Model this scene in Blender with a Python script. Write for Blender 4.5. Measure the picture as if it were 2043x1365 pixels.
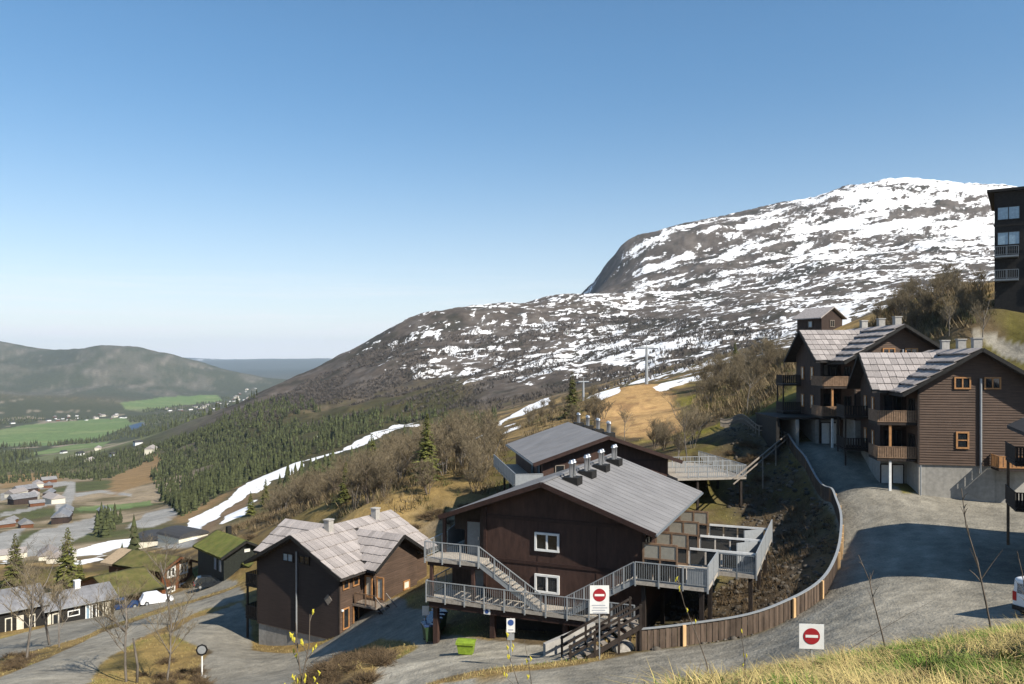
import bpy, bmesh, math, random
import numpy as np
from mathutils import Vector, Matrix
R = math.radians
random.seed(7)
for o in list(bpy.data.objects): bpy.data.objects.remove(o)
SC = bpy.context.scene
COL = SC.collection

# ------------------------------------------------------------------ camera, sky, sun, exposure
FPX, CX, HY = 1600.0, 1021.5, 720.0          # focal length, principal column and horizon row of the 2043 px frame
cam = bpy.data.objects.new('camera', bpy.data.cameras.new('camera'))
COL.objects.link(cam)
cam.data.sensor_width = 36.0
cam.data.lens = 36.0 * FPX / 2043.0
cam.data.shift_y = (HY - 682.5) / 2043.0
cam.data.clip_start = 0.1
cam.data.clip_end = 120000.0
cam.location = (0, 0, 0)
cam.rotation_euler = (R(90), 0, 0)
SC.camera = cam

SUN_H = Vector((0.75, -0.66, 0)).normalized()   # horizontal direction towards the sun
SUN_EL = 41.0
world = bpy.data.worlds.new('World'); SC.world = world; world.use_nodes = True
def build_world():
    nt = world.node_tree; N = nt.nodes; L = nt.links
    N.clear()
    out = N.new('ShaderNodeOutputWorld'); bg = N.new('ShaderNodeBackground')
    sky = N.new('ShaderNodeTexSky'); sky.sky_type = 'NISHITA'; sky.sun_disc = False
    sky.sun_elevation = R(SUN_EL)
    sky.sun_rotation = math.atan2(SUN_H.x, SUN_H.y)
    sky.altitude = 900; sky.air_density = 1.0; sky.dust_density = 0.4; sky.ozone_density = 2.2
    bg.inputs['Strength'].default_value = 0.096
    # thin veils of cloud low over the far plateau
    tc = N.new('ShaderNodeTexCoord')
    mp = N.new('ShaderNodeMapping'); mp.inputs['Scale'].default_value = (1.6, 1.6, 42.0)
    L.new(tc.outputs['Generated'], mp.inputs['Vector'])
    nz = N.new('ShaderNodeTexNoise'); nz.inputs['Scale'].default_value = 1.7; nz.inputs['Detail'].default_value = 6; nz.inputs['Roughness'].default_value = 0.8
    L.new(mp.outputs['Vector'], nz.inputs['Vector'])
    rp = N.new('ShaderNodeMapRange'); rp.inputs['From Min'].default_value = 0.44; rp.inputs['From Max'].default_value = 0.66; rp.inputs['To Min'].default_value = 0.0
    L.new(nz.outputs['Fac'], rp.inputs['Value'])
    sx = N.new('ShaderNodeSeparateXYZ'); L.new(tc.outputs['Generated'], sx.inputs['Vector'])
    b1 = N.new('ShaderNodeMapRange'); b1.inputs['From Min'].default_value = 0.40; b1.inputs['From Max'].default_value = 0.01
    L.new(sx.outputs['Z'], b1.inputs['Value'])
    pw = N.new('ShaderNodeMath'); pw.operation = 'POWER'; pw.inputs[1].default_value = 3.0; L.new(b1.outputs['Result'], pw.inputs[0])
    m1 = N.new('ShaderNodeMath'); m1.operation = 'MULTIPLY_ADD'; L.new(rp.outputs['Result'], m1.inputs[0])
    b3 = N.new('ShaderNodeMapRange'); b3.inputs['From Min'].default_value = 0.12; b3.inputs['From Max'].default_value = 0.05; b3.inputs['To Max'].default_value = 0.38; L.new(sx.outputs['Z'], b3.inputs['Value'])
    p8 = N.new('ShaderNodeMath'); p8.operation = 'MULTIPLY'; p8.inputs[1].default_value = .8; L.new(pw.outputs[0], p8.inputs[0])
    L.new(b3.outputs['Result'], m1.inputs[1]); L.new(p8.outputs[0], m1.inputs[2])
    m2 = N.new('ShaderNodeMath'); m2.operation = 'MULTIPLY'; m2.inputs[1].default_value = 0.95; L.new(m1.outputs[0], m2.inputs[0])
    hs = N.new('ShaderNodeHueSaturation'); hs.inputs['Saturation'].default_value = 1.17; hs.inputs['Hue'].default_value = 0.492; hs.inputs['Value'].default_value = 1.0
    L.new(sky.outputs['Color'], hs.inputs['Color'])
    tr = N.new('ShaderNodeMapRange'); tr.inputs['From Min'].default_value = 0.02; tr.inputs['From Max'].default_value = 0.36; tr.inputs['To Min'].default_value = 0.78; tr.inputs['To Max'].default_value = 1.0
    L.new(sx.outputs['Z'], tr.inputs['Value']); L.new(tr.outputs['Result'], hs.inputs['Value'])
    mx = N.new('ShaderNodeMix'); mx.data_type = 'RGBA'
    L.new(m2.outputs[0], mx.inputs['Factor']); L.new(hs.outputs['Color'], mx.inputs['A'])
    mx.inputs['B'].default_value = (6.6, 6.6, 6.8, 1)
    L.new(mx.outputs['Result'], bg.inputs['Color']); L.new(bg.outputs['Background'], out.inputs['Surface'])
build_world()

sun = bpy.data.objects.new('sun', bpy.data.lights.new('sun', 'SUN')); COL.objects.link(sun)
sun.data.energy = 5.0; sun.data.angle = R(0.5); sun.data.color = (1.0, 0.925, 0.80)
_sd = Vector((SUN_H.x * math.cos(R(SUN_EL)), SUN_H.y * math.cos(R(SUN_EL)), math.sin(R(SUN_EL))))
sun.rotation_euler = _sd.to_track_quat('Z', 'Y').to_euler()

SC.view_settings.view_transform = 'Standard'; SC.view_settings.look = 'None'
SC.view_settings.exposure = 0.7; SC.view_settings.gamma = 1.0; SC.view_settings.use_curve_mapping = False
SC.cycles.use_denoising = True
SC.cycles.max_bounces = 5; SC.cycles.diffuse_bounces = 3; SC.cycles.glossy_bounces = 2
SC.cycles.transparent_max_bounces = 8; SC.cycles.volume_bounces = 0
# ------------------------------------------------------------------ materials
MATS = {}
KALB = .80
def mat(name, col, rough=0.8, var=0.12, scale=4.0, stretch=(1,1,1), bump=0.0, bscale=20.0, metal=0.0, spec=0.3,
        rnd=0.0, island=0.0, col2=None, wave=None, wave_depth=0.35, wave_axis='Z', stain=0.0):
    """Principled material: base colour broken up by noise, optional random per object / per island,
    optional board joints (wave = board height in metres along wave_axis)."""
    m = bpy.data.materials.new(name); m.use_nodes = True
    nt = m.node_tree; N = nt.nodes; L = nt.links; N.clear()
    out = N.new('ShaderNodeOutputMaterial'); p = N.new('ShaderNodeBsdfPrincipled')
    p.inputs['Roughness'].default_value = rough; p.inputs['Metallic'].default_value = metal
    p.inputs['Specular IOR Level'].default_value = spec
    L.new(p.outputs[0], out.inputs[0])
    tc = N.new('ShaderNodeTexCoord'); mp = N.new('ShaderNodeMapping'); mp.inputs['Scale'].default_value = stretch
    L.new(tc.outputs['Object'], mp.inputs['Vector'])
    nz = N.new('ShaderNodeTexNoise'); nz.inputs['Scale'].default_value = scale; nz.inputs['Detail'].default_value = 5; nz.inputs['Roughness'].default_value = 0.62
    L.new(mp.outputs[0], nz.inputs['Vector'])
    mx = N.new('ShaderNodeMix'); mx.data_type = 'RGBA'
    c = Vector(col) * (KALB if max(col) < .5 else .9)
    c2 = Vector(col2) * KALB if col2 else c * (1 + 2.2 * var)
    mx.inputs['A'].default_value = (*(c * (1 - 2.2 * var) if not col2 else c), 1); mx.inputs['B'].default_value = (*c2, 1)
    cr = N.new('ShaderNodeMapRange'); cr.inputs['From Min'].default_value = 0.3; cr.inputs['From Max'].default_value = 0.7
    L.new(nz.outputs['Fac'], cr.inputs['Value']); L.new(cr.outputs[0], mx.inputs['Factor'])
    colour = mx.outputs['Result']
    def mul(colour, fac):
        v = N.new('ShaderNodeVectorMath'); v.operation = 'SCALE'; L.new(colour, v.inputs[0]); L.new(fac, v.inputs['Scale']); return v.outputs[0]
    if rnd:
        oi = N.new('ShaderNodeObjectInfo'); r = N.new('ShaderNodeMapRange'); r.inputs['To Min'].default_value = 1 - rnd; r.inputs['To Max'].default_value = 1 + rnd
        L.new(oi.outputs['Random'], r.inputs['Value']); colour = mul(colour, r.outputs[0])
    if island:
        g = N.new('ShaderNodeNewGeometry'); r = N.new('ShaderNodeMapRange'); r.inputs['To Min'].default_value = 1 - island; r.inputs['To Max'].default_value = 1 + island
        L.new(g.outputs['Random Per Island'], r.inputs['Value']); colour = mul(colour, r.outputs[0])
    if stain:
        n2 = N.new('ShaderNodeTexNoise'); n2.inputs['Scale'].default_value = 0.5; n2.inputs['Detail'].default_value = 4
        m2 = N.new('ShaderNodeMapping'); m2.inputs['Scale'].default_value = (1, 1, 0.35); L.new(tc.outputs['Object'], m2.inputs[0]); L.new(m2.outputs[0], n2.inputs['Vector'])
        r = N.new('ShaderNodeMapRange'); r.inputs['From Min'].default_value = 0.3; r.inputs['From Max'].default_value = 0.7
        r.inputs['To Min'].default_value = 1 - stain; r.inputs['To Max'].default_value = 1 + stain
        L.new(n2.outputs['Fac'], r.inputs['Value']); colour = mul(colour, r.outputs[0])
    height = None
    if wave:
        sx = N.new('ShaderNodeSeparateXYZ'); L.new(tc.outputs['Object'], sx.inputs[0])
        d = N.new('ShaderNodeMath'); d.operation = 'DIVIDE'; d.inputs[1].default_value = wave
        if wave_axis == 'XY':
            ad = N.new('ShaderNodeMath'); ad.operation = 'ADD'; L.new(sx.outputs['X'], ad.inputs[0]); L.new(sx.outputs['Y'], ad.inputs[1]); L.new(ad.outputs[0], d.inputs[0])
        else: L.new(sx.outputs[wave_axis], d.inputs[0])
        f = N.new('ShaderNodeMath'); f.operation = 'FRACT'; L.new(d.outputs[0], f.inputs[0])
        fl = N.new('ShaderNodeMath'); fl.operation = 'FLOOR'; L.new(d.outputs[0], fl.inputs[0])
        wn = N.new('ShaderNodeTexWhiteNoise'); wn.noise_dimensions = '1D'; L.new(fl.outputs[0], wn.inputs['W'])
        r = N.new('ShaderNodeMapRange'); r.inputs['To Min'].default_value = 0.86; r.inputs['To Max'].default_value = 1.14
        L.new(wn.outputs['Value'], r.inputs['Value']); colour = mul(colour, r.outputs[0])
        j = N.new('ShaderNodeMapRange'); j.inputs['From Min'].default_value = 0.0; j.inputs['From Max'].default_value = 0.16
        L.new(f.outputs[0], j.inputs['Value']); height = j.outputs[0]
        r2 = N.new('ShaderNodeMapRange'); r2.inputs['To Min'].default_value = 1 - wave_depth; r2.inputs['To Max'].default_value = 1
        L.new(height, r2.inputs['Value']); colour = mul(colour, r2.outputs[0])
    L.new(colour, p.inputs['Base Color'])
    if bump or wave:
        b = N.new('ShaderNodeBump'); b.inputs['Strength'].default_value = bump if bump else 0.5; b.inputs['Distance'].default_value = 0.03
        if wave: L.new(height, b.inputs['Height'])
        else:
            n3 = N.new('ShaderNodeTexNoise'); n3.inputs['Scale'].default_value = bscale; n3.inputs['Detail'].default_value = 4
            L.new(mp.outputs[0], n3.inputs['Vector']); L.new(n3.outputs['Fac'], b.inputs['Height'])
        L.new(b.outputs[0], p.inputs['Normal'])
    MATS[name] = m
    return m

mat('brown_panel', (.060, .032, .0245), .75, .16, 3, (1, 1, .3), bump=.2, stain=.22)
mat('brown_trim', (.038, .019, .015), .7, .15)
mat('dark_wood', (.03, .022, .018), .75, .2, 5, (1, 1, .3), stain=.2)
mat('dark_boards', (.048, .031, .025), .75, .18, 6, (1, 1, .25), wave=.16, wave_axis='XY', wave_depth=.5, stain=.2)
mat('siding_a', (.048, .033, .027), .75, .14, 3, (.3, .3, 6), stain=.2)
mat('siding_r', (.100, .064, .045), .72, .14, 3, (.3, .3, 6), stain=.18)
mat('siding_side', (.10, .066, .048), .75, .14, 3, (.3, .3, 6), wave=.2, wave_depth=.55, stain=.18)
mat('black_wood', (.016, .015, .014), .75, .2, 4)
mat('green_black', (.018, .022, .018), .75, .2, 4, wave=.18, wave_axis='XY')
mat('log_brown', (.16, .062, .026), .7, .2, 3, (.3, .3, 5), wave=.24, wave_depth=.6)
mat('shake', (.35, .315, .30), .85, .16, 5, (2.5, .5, 1), rnd=.2, bump=.25, bscale=14)
mat('shake_under', (.05, .045, .043), .9)
mat('felt', (.225, .22, .222), .8, .07, 2.2, (.35, 3, 1), stain=.12, bump=.15, bscale=9)
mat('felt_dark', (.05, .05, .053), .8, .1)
mat('metal_roof', (.215, .215, .225), .5, .1, 1.0, stain=.2)
mat('galv', (.36, .38, .395), .5, .06, 6, metal=.25)
mat('galv_dark', (.20, .225, .245), .5, .06, 6, metal=.2)
mat('steel', (.62, .63, .64), .33, .05, 6, metal=.85)
mat('white', (.74, .74, .72), .6, .05, 2.5, stain=.1)
mat('chimney', (.40, .38, .35), .9, .08, 6, stain=.15)
mat('concrete', (.36, .345, .315), .9, .08, 3, bump=.15, stain=.14, wave=1.25, wave_axis='XY', wave_depth=.12)
mat('concrete_plain', (.40, .385, .36), .9, .08, 3, bump=.15, stain=.14)
mat('deck_plank', (.40, .36, .31), .8, .12, 6, rnd=.12)
mat('fresh_wood', (.62, .40, .20), .7, .1, 4, (1, 1, .2), rnd=.1)
mat('orange_wood', (.42, .21, .085), .65, .12, 4)
mat('fence_wood', (.115, .083, .062), .8, .15, 4, (1, 1, .3), rnd=.3)
mat('rail_wood', (.21, .135, .085), .75, .15, 5, rnd=.15)
mat('grey_wood', (.25, .215, .18), .85, .15, 5)
mat('lime', (.22, .32, .03), .6, .14, 5, stain=.25)
mat('dark_green', (.03, .06, .03), .5, .05)
mat('sign_red', (.36, .022, .030), .5, .03)
mat('sign_blue', (.035, .085, .27), .5, .03)
mat('sign_grey', (.38, .40, .46), .6, .03)
mat('black', (.012, .012, .013), .5, .05)
mat('rubber', (.02, .02, .02), .8)
mat('car_white', (.75, .76, .77), .25, .02, spec=.6)
mat('car_dark', (.014, .018, .024), .2, .02, spec=.6)
mat('car_blue', (.022, .05, .14), .25, .02, spec=.6)
mat('tail_red', (.5, .02, .02), .3, .02)
mat('tarp', (.72, .73, .76), .6, .05, 3, bump=.3, bscale=4)
mat('beige_panel', (.32, .30, .25), .6, .06)
mat('tan_boards', (.42, .32, .21), .85, .1, 4, rnd=.12)
mat('snow_clean', (.84, .85, .87), .7, .03, 2)
def glass(name, col, rough=.06):
    m = mat(name, col, rough, .1, spec=.8); return m
glass('glass', (.018, .022, .026)); glass('glass_sky_painted', (.25, .36, .45), .08); glass('car_glass', (.02, .025, .03))  # pale blue panes carry the reflected sky in their base colour
mat('curtain', (.62, .58, .48), .7, .1)

# ------------------------------------------------------------------ mesh builders
class MB:
    def __init__(s): s.v = []; s.f = []
    def add(s, vs, fs):
        b = len(s.v); s.v += [tuple(v) for v in vs]; s.f += [tuple(i + b for i in f) for f in fs]; return s
    def box(s, x0, x1, y0, y1, z0, z1):
        return s.add([(x0,y0,z0),(x1,y0,z0),(x1,y1,z0),(x0,y1,z0),(x0,y0,z1),(x1,y0,z1),(x1,y1,z1),(x0,y1,z1)],
                     [(0,3,2,1),(4,5,6,7),(0,1,5,4),(1,2,6,5),(2,3,7,6),(3,0,4,7)])
    def hexa(s, p):   # bottom 4 then top 4
        return s.add(p, [(0,3,2,1),(4,5,6,7),(0,1,5,4),(1,2,6,5),(2,3,7,6),(3,0,4,7)])
    def prism_y(s, poly, y0, y1):   # polygon of (x, z), extruded along y
        n = len(poly); vs = [(x, y0, z) for x, z in poly] + [(x, y1, z) for x, z in poly]
        return s.add(vs, [tuple(range(n)), tuple(range(2*n-1, n-1, -1))] + [((i+1) % n, i, i+n, (i+1) % n + n) for i in range(n)])
    def prism_x(s, poly, x0, x1):   # polygon of (y, z), extruded along x
        n = len(poly); vs = [(x0, y, z) for y, z in poly] + [(x1, y, z) for y, z in poly]
        return s.add(vs, [tuple(range(n)), tuple(range(2*n-1, n-1, -1))] + [((i+1) % n, i, i+n, (i+1) % n + n) for i in range(n)])
    def bar(s, a, b, w, h=None):    # beam of rectangular section between two points
        h = h or w; a = Vector(a); b = Vector(b); d = (b - a).normalized()
        up = Vector((0, 0, 1)) if abs(d.z) < .95 else Vector((0, 1, 0))
        sx = d.cross(up).normalized() * w / 2; sz = sx.cross(d).normalized() * h / 2
        p = [q + i * sx + j * sz for q in (a, b) for i, j in ((-1,-1),(1,-1),(1,1),(-1,1))]
        return s.add(p, [(0,1,2,3),(7,6,5,4),(0,4,5,1),(1,5,6,2),(2,6,7,3),(3,7,4,0)])
    def tube(s, pts, rad, n=6, cap=True):
        base = len(s.v); pts = [Vector(p) for p in pts]
        if not hasattr(rad, '__len__'): rad = [rad] * len(pts)
        prev = None
        for i, p in enumerate(pts):
            d = (pts[min(i+1, len(pts)-1)] - pts[max(i-1, 0)]).normalized()
            if prev is None:
                ref = Vector((0, 0, 1)) if abs(d.z) < .9 else Vector((1, 0, 0)); a = d.cross(ref).normalized()
            else: a = (prev - d * prev.dot(d)).normalized()
            prev = a; b = d.cross(a)
            for k in range(n):
                t = 2 * math.pi * k / n; q = p + (a * math.cos(t) + b * math.sin(t)) * rad[i]; s.v.append(tuple(q))
        for i in range(len(pts) - 1):
            for k in range(n):
                a0 = base + i*n + k; a1 = base + i*n + (k+1) % n
                s.f.append((a0, a1, a1 + n, a0 + n))
        if cap:
            s.f.append(tuple(base + k for k in range(n-1, -1, -1))); s.f.append(tuple(base + (len(pts)-1)*n + k for k in range(n)))
        return s
    def lathe(s, prof, n=16, c=(0,0)):  # profile of (r, z)
        base = len(s.v)
        for r, z in prof:
            for k in range(n):
                t = 2*math.pi*k/n; s.v.append((c[0] + r*math.cos(t), c[1] + r*math.sin(t), z))
        for i in range(len(prof)-1):
            for k in range(n):
                a0 = base+i*n+k; a1 = base+i*n+(k+1) % n; s.f.append((a0, a1, a1+n, a0+n))
        return s
    def mesh(s, name, smooth=False):
        m = bpy.data.meshes.new(name); m.from_pydata(s.v, [], s.f); m.validate()
        if smooth: m.polygons.foreach_set('use_smooth', [True] * len(m.polygons))
        m.update(); return m
    def build(s, name, mt, parent=None, smooth=False, label=None):
        me = s.mesh(name, smooth); me.materials.append(MATS[mt] if isinstance(mt, str) else mt)
        return link(name, me, parent, label)
def link(name, me, parent=None, label=None):
    o = bpy.data.objects.new(name, me); COL.objects.link(o)
    if parent is not None: o.parent = parent
    if label: o['label'] = label
    return o
def B(*a): return MB().box(*a)
def tag(o, label, cat, group=None, kind=None):
    if label: o['label'] = label
    if cat: o['category'] = cat
    if group: o['group'] = group
    if kind: o['kind'] = kind
    return o
def thing(name, loc, yaw=0.0, label=None, cat=None, group=None):
    o = bpy.data.objects.new(name, None); COL.objects.link(o); o.empty_display_size = .3
    o.location = loc; o.rotation_euler = (0, 0, yaw)
    return tag(o, label, cat, group)
def copy_tree(o, parent=None):
    c = o.copy(); COL.objects.link(c)
    if parent is not None: c.parent = parent
    for ch in o.children: copy_tree(ch, c)
    return c
def P(px, py, Y): return Vector(((px - CX) * Y / FPX, Y, -(py - HY) * Y / FPX))
def np_mesh(name, V, F, mats=None, smooth=False):
    """V (n,3) array, F (m,k) array of equal-sized faces."""
    me = bpy.data.meshes.new(name); V = np.asarray(V, np.float32); F = np.asarray(F, np.int32)
    me.vertices.add(len(V)); me.vertices.foreach_set('co', V.ravel())
    k = F.shape[1]; me.loops.add(F.size); me.loops.foreach_set('vertex_index', F.ravel())
    me.polygons.add(len(F)); me.polygons.foreach_set('loop_start', np.arange(0, F.size, k, dtype=np.int32))
    me.polygons.foreach_set('loop_total', np.full(len(F), k, np.int32))
    if smooth: me.polygons.foreach_set('use_smooth', np.ones(len(F), bool))
    me.update(calc_edges=True)
    for m in (mats or []): me.materials.append(MATS[m] if isinstance(m, str) else m)
    return me

# ------------------------------------------------------------------ value noise in numpy
def _hash(i, j, seed):
    h = i * np.uint32(374761393) + j * np.uint32(668265263) + np.uint32((seed * 1442695041) & 0xffffffff)
    h = (h ^ (h >> np.uint32(13))) * np.uint32(1274126177)
    h = h ^ (h >> np.uint32(16))
    return h.astype(np.float32) * np.float32(1 / 4294967295.0)
def vnoise(x, y, seed=0):
    i = np.floor(x); j = np.floor(y); fx = (x - i).astype(np.float32); fy = (y - j).astype(np.float32)
    fx = fx*fx*fx*(fx*(fx*6-15)+10); fy = fy*fy*fy*(fy*(fy*6-15)+10)
    i = i.astype(np.int64).astype(np.uint32); j = j.astype(np.int64).astype(np.uint32)
    a = _hash(i, j, seed); b = _hash(i+np.uint32(1), j, seed); c = _hash(i, j+np.uint32(1), seed); d = _hash(i+np.uint32(1), j+np.uint32(1), seed)
    return (a + (b-a)*fx) + ((c + (d-c)*fx) - (a + (b-a)*fx)) * fy
def fbm(x, y, oct=4, seed=0, gain=.5):
    s = np.zeros_like(x, dtype=np.float64); a = 1.0; t = 0.0
    for k in range(oct):
        c, sn = math.cos(k*1.1), math.sin(k*1.1); f = 2.03**k
        s += a * (vnoise((x*c - y*sn)*f + 17.3*k, (x*sn + y*c)*f - 9.1*k, seed + k) * 2 - 1); t += a; a *= gain
    return s / t
def sstep(a, b, x):
    t = np.clip((x - a) / (b - a), 0, 1); return t*t*(3-2*t)
# ------------------------------------------------------------------ the lie of the land: surveyed spot heights (column, row, distance) or world (x, y, z)
SPOT = """1000 1500 3.2;1300 1500 3.4;1700 1440 4;2043 1365 5.4;1700 1375 6.6;1500 1385 7.6;2300 1300 5.5;2043 1262 8.5;1908 1282 8.8;1751 1312 8.8;1594 1340 8.8;1450 1375 8.4;1300 1405 8;1100 1450 7.5;
900 1450 7;600 1480 7;300 1490 7;0 1490 7;-300 1480 7;2300 1190 8.5;2700 1150 9;1700 1430 14;1700 1390 24;1300 1470 14;1300 1425 24;1000 1450 25;600 1480 25;2043 1340 14;2043 1292 24;300 1480 25;0 1450 25;-300 1440 25;2500 1150 16;2500 1100 30;
600 1400 42;300 1390 50;0 1375 52;900 1375 37;700 1322 46;640 1345 47;780 1320 47;1000 1345 38;1150 1335 39;1300 1310 41;1500 1330 36;1400 1352 34;1600 1290 36;1800 1232 38;2000 1232 36;
1270 1300 43;1400 1283 43.5;1500 1265 44;1560 1242 44.5;1645 1185 47;1674 1120 52;1676 1060 58;1650 1000 65;1605 935 73;1572 885 81;
1750 1010 61;1830 993 63;1900 1052 55;1800 1120 49;2000 1110 48.5;1750 1192 42;2043 1150 44;2200 1110 45;1650 900 76;1620 882 81;2000 992 64;2150 975 63;1700 890 79;1580 882 82;
1400 1192 55;1480 1160 59;1560 1105 62;1605 1050 66;1565 1000 72;1500 960 80;1450 905 84;1520 885 84;1440 862 92;1300 1245 50;1340 1212 54;
930 1308 45.5;943 1283 49.5;860 1285 52;1100 1302 46;1180 1292 45;840 1265 55;750 1275 60;690 1262 64;800 1235 61;830 1215 65;790 1192 69;
664 1277 66;505 1291 70.5;600 1302 65;580 1330 60;450 1320 61;480 1292 68;400 1267 71;360 1242 77;420 1310 63;
850 1062 90;900 1045 88;840 1150 78;640 1012 125;560 1042 140;470 1062 155;520 1152 116;760 1005 95;900 990 95;1000 975 95;
280 1255 77;180 1300 67;60 1345 58;350 1207 90;450 1180 96;420 1163 126;330 1187 125;240 1224 110;150 1244 104;0 1277 94;40 1310 73;100 1282 80;-200 1320 85;-200 1400 56;250 1350 59;400 1350 58;170 1330 61;
470 1150 122;400 1142 132;250 1130 155;100 1130 155;0 1140 145;-250 1150 150;
330 1090 195;200 1100 235;380 1062 285;430 1020 330;500 968 400;600 925 490;700 885 590;850 848 720;450 1052 215;560 985 260;650 960 260;800 960 230;900 905 230;1000 880 200;900 870 350;800 900 450;700 920 450;1000 850 420;600 965 380;
100 1060 320;20 1080 300;250 1042 400;150 1010 500;50 1000 550;330 1002 520;330 955 700;250 950 800;100 962 750;420 900 900;330 912 1000;200 926 1100;50 936 1050;100 905 1600;300 880 1500;400 862 1500;200 880 2200;100 852 2700;300 850 2500;0 870 2400;250 822 3500;100 832 3300;0 828 3300;400 806 3900;480 792 4500;300 802 4200;-300 900 1600;-300 840 3200;-300 1000 600;
0 714 5500;40 716 5500;90 711 5500;120 700 5500;150 704 5500;175 692 5500;200 688 5500;240 695 5500;275 691 5500;300 697 5500;340 706 5600;380 716 5800;420 732 6000;470 750 6200;520 768 6400;560 781 6500;-120 640 5300;-60 700 5300;-25 716 5300;-150 560 5300;-400 600 5300;
100 762 4500;200 752 4700;300 762 4800;400 772 5000;0 772 4300;200 792 4050;50 794 3850;200 735 8000;0 735 8000;400 752 8000;-200 730 8000;
450 717 22000;550 715 22000;640 716 22000;400 713 22000;750 716 22000;0 717 22000;-300 717 22000;1000 716 22000;1500 716 22000;2000 716 22000;2500 716 22000;500 745 12000;620 742 12000;550 762 9000;480 776 7300;500 722 27000;1500 722 27000;2500 722 27000;-300 722 27000;
440 818 1250;500 790 1350;560 764 1400;620 735 1450;700 700 1500;760 668 1500;830 632 1500;930 615 1550;1000 611 1600;1100 597 1650;1160 588 1700;1185 586 1720;700 750 2200;830 692 2200;1000 672 2300;560 800 2200;500 820 2200;1100 652 2350;1150 640 2450;1165 612 2500;
1182 584 2500;1196 556 2500;1206 530 2500;1216 508 2500;1240 486 2500;1300 470 2520;1350 452 2540;1400 440 2550;1440 434 2550;1500 429 2560;1545 417 2570;1600 411 2580;1650 386 2600;1700 371 2600;1780 361 2600;1850 364 2600;1900 372 2600;1940 373 2600;1975 366 2600;2043 380 2600;2200 400 2600;2500 450 2600;
1000 720 3600;1250 560 3500;1400 500 3500;1600 480 3500;1800 430 3500;2043 440 3500;2400 500 3500;1300 700 7000;2000 690 7000;1000 712 7000;700 740 7000;
1255 560 2150;1400 520 2150;1600 480 2200;1800 450 2200;2000 450 2200;1300 590 1850;1500 560 1800;1700 520 1800;1900 505 1800;2200 500 1800;1230 600 1950;1250 615 1500;1400 602 1500;1600 570 1450;1800 560 1300;2000 540 1250;
700 740 1250;800 720 1150;900 702 1200;1000 702 1150;1180 660 1250;1180 720 950;1000 760 900;900 780 850;800 792 900;700 792 1000;600 802 1050;500 832 1000;430 852 1100;700 842 750;600 862 750;500 892 800;1180 760 700;1080 792 650;1000 822 600;900 822 700;1400 662 1000;1400 712 650;1600 642 800;1800 602 700;2000 582 600;2300 560 600;
1300 740 500;1300 766 300;1200 792 280;1100 832 250;1400 746 300;1425 747 230;1270 766 185;1200 802 170;1335 776 180;1250 862 115;1170 852 130;1400 802 150;1480 792 120;1480 742 200;1550 702 200;1550 742 130;1500 832 100;1640 668 140;1700 700 112;1560 800 92;1600 740 105;
1800 645 112;1900 665 95;1990 692 86;1900 700 85;2043 665 85;1800 690 95;1850 592 130;1950 582 110;2010 602 92;2100 592 92;1970 622 88;2300 600 95;2300 760 75;2120 730 78"""
WSPOT = [(-2,.8,-1.8),(2,1,-1.7),(0,-6,-1.6),(6,-6,-1),(-6,-6,-2),(6,60,-15.4),(2,66,-16.0),(0,58,-17.3),(-3,54,-17.6),(-5,62,-18.5),(10,68,-13.5),(9,80,-13),(14,86,-11.5),(-12,80,-20.5),(-17,84,-21.5),(30,46,-11.7),(38,44,-11.2),(33,36,-11.2),
         (-55,111,-35),(-61,114,-36),(-54,131,-38),(-61,132,-38.5),(37,84,-8.2),(33,70,-10),(38,72,-8.5)]
pts = []
for row in SPOT.replace('\n', '').split(';'):
    a, b, c = map(float, row.split()); pts.append((a, b, c))
PQ = np.array([((a-CX)/FPX, math.log(c)) for a, b, c in pts] + [(x/max(y, .8), math.log(max(y, .8))) for x, y, z in WSPOT])
PS = np.array([-(b-HY)/FPX for a, b, c in pts] + [z/max(y, .8) for x, y, z in WSPOT])
keep = [i for i in range(len(PQ)) if all(np.abs(PQ[i]-PQ[j]).sum() > 1e-6 for j in range(i))]
PQ = PQ[keep]; PS = PS[keep]
_C2 = 0.045**2
def _kern(d2): return np.sqrt(d2 + _C2)
def _fit():
    n = len(PQ); d2 = ((PQ[:, None, :] - PQ[None])**2).sum(-1)
    K = _kern(d2) + np.eye(n) * -0.004
    T = np.c_[np.ones(n), PQ]; A = np.zeros((n+3, n+3)); A[:n, :n] = K; A[:n, n:] = T; A[n:, :n] = T.T
    return np.linalg.solve(A, np.r_[PS, 0, 0, 0])
_W = _fit()
def base_s(t, l):
    """tangent of the elevation at which the smooth land is seen: t = x/y, l = ln y"""
    t = np.asarray(t, np.float32); l = np.asarray(l, np.float32); sh = t.shape; t = t.ravel(); l = l.ravel()
    out = np.empty(len(t), np.float64); n = len(PQ); w = _W[:n].astype(np.float32); c = _W[n:]; q0 = PQ[None, :, 0].astype(np.float32); q1 = PQ[None, :, 1].astype(np.float32)
    for i in range(0, len(t), 4000):
        tt = t[i:i+4000, None]; ll = l[i:i+4000, None]
        d = tt - q0; d *= d; e = ll - q1; e *= e; d += e; d += np.float32(_C2); np.sqrt(d, out=d)
        out[i:i+4000] = d @ w + c[0] + c[1]*tt[:, 0] + c[2]*ll[:, 0]
    return out.reshape(sh)
_fbm = fbm
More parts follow.
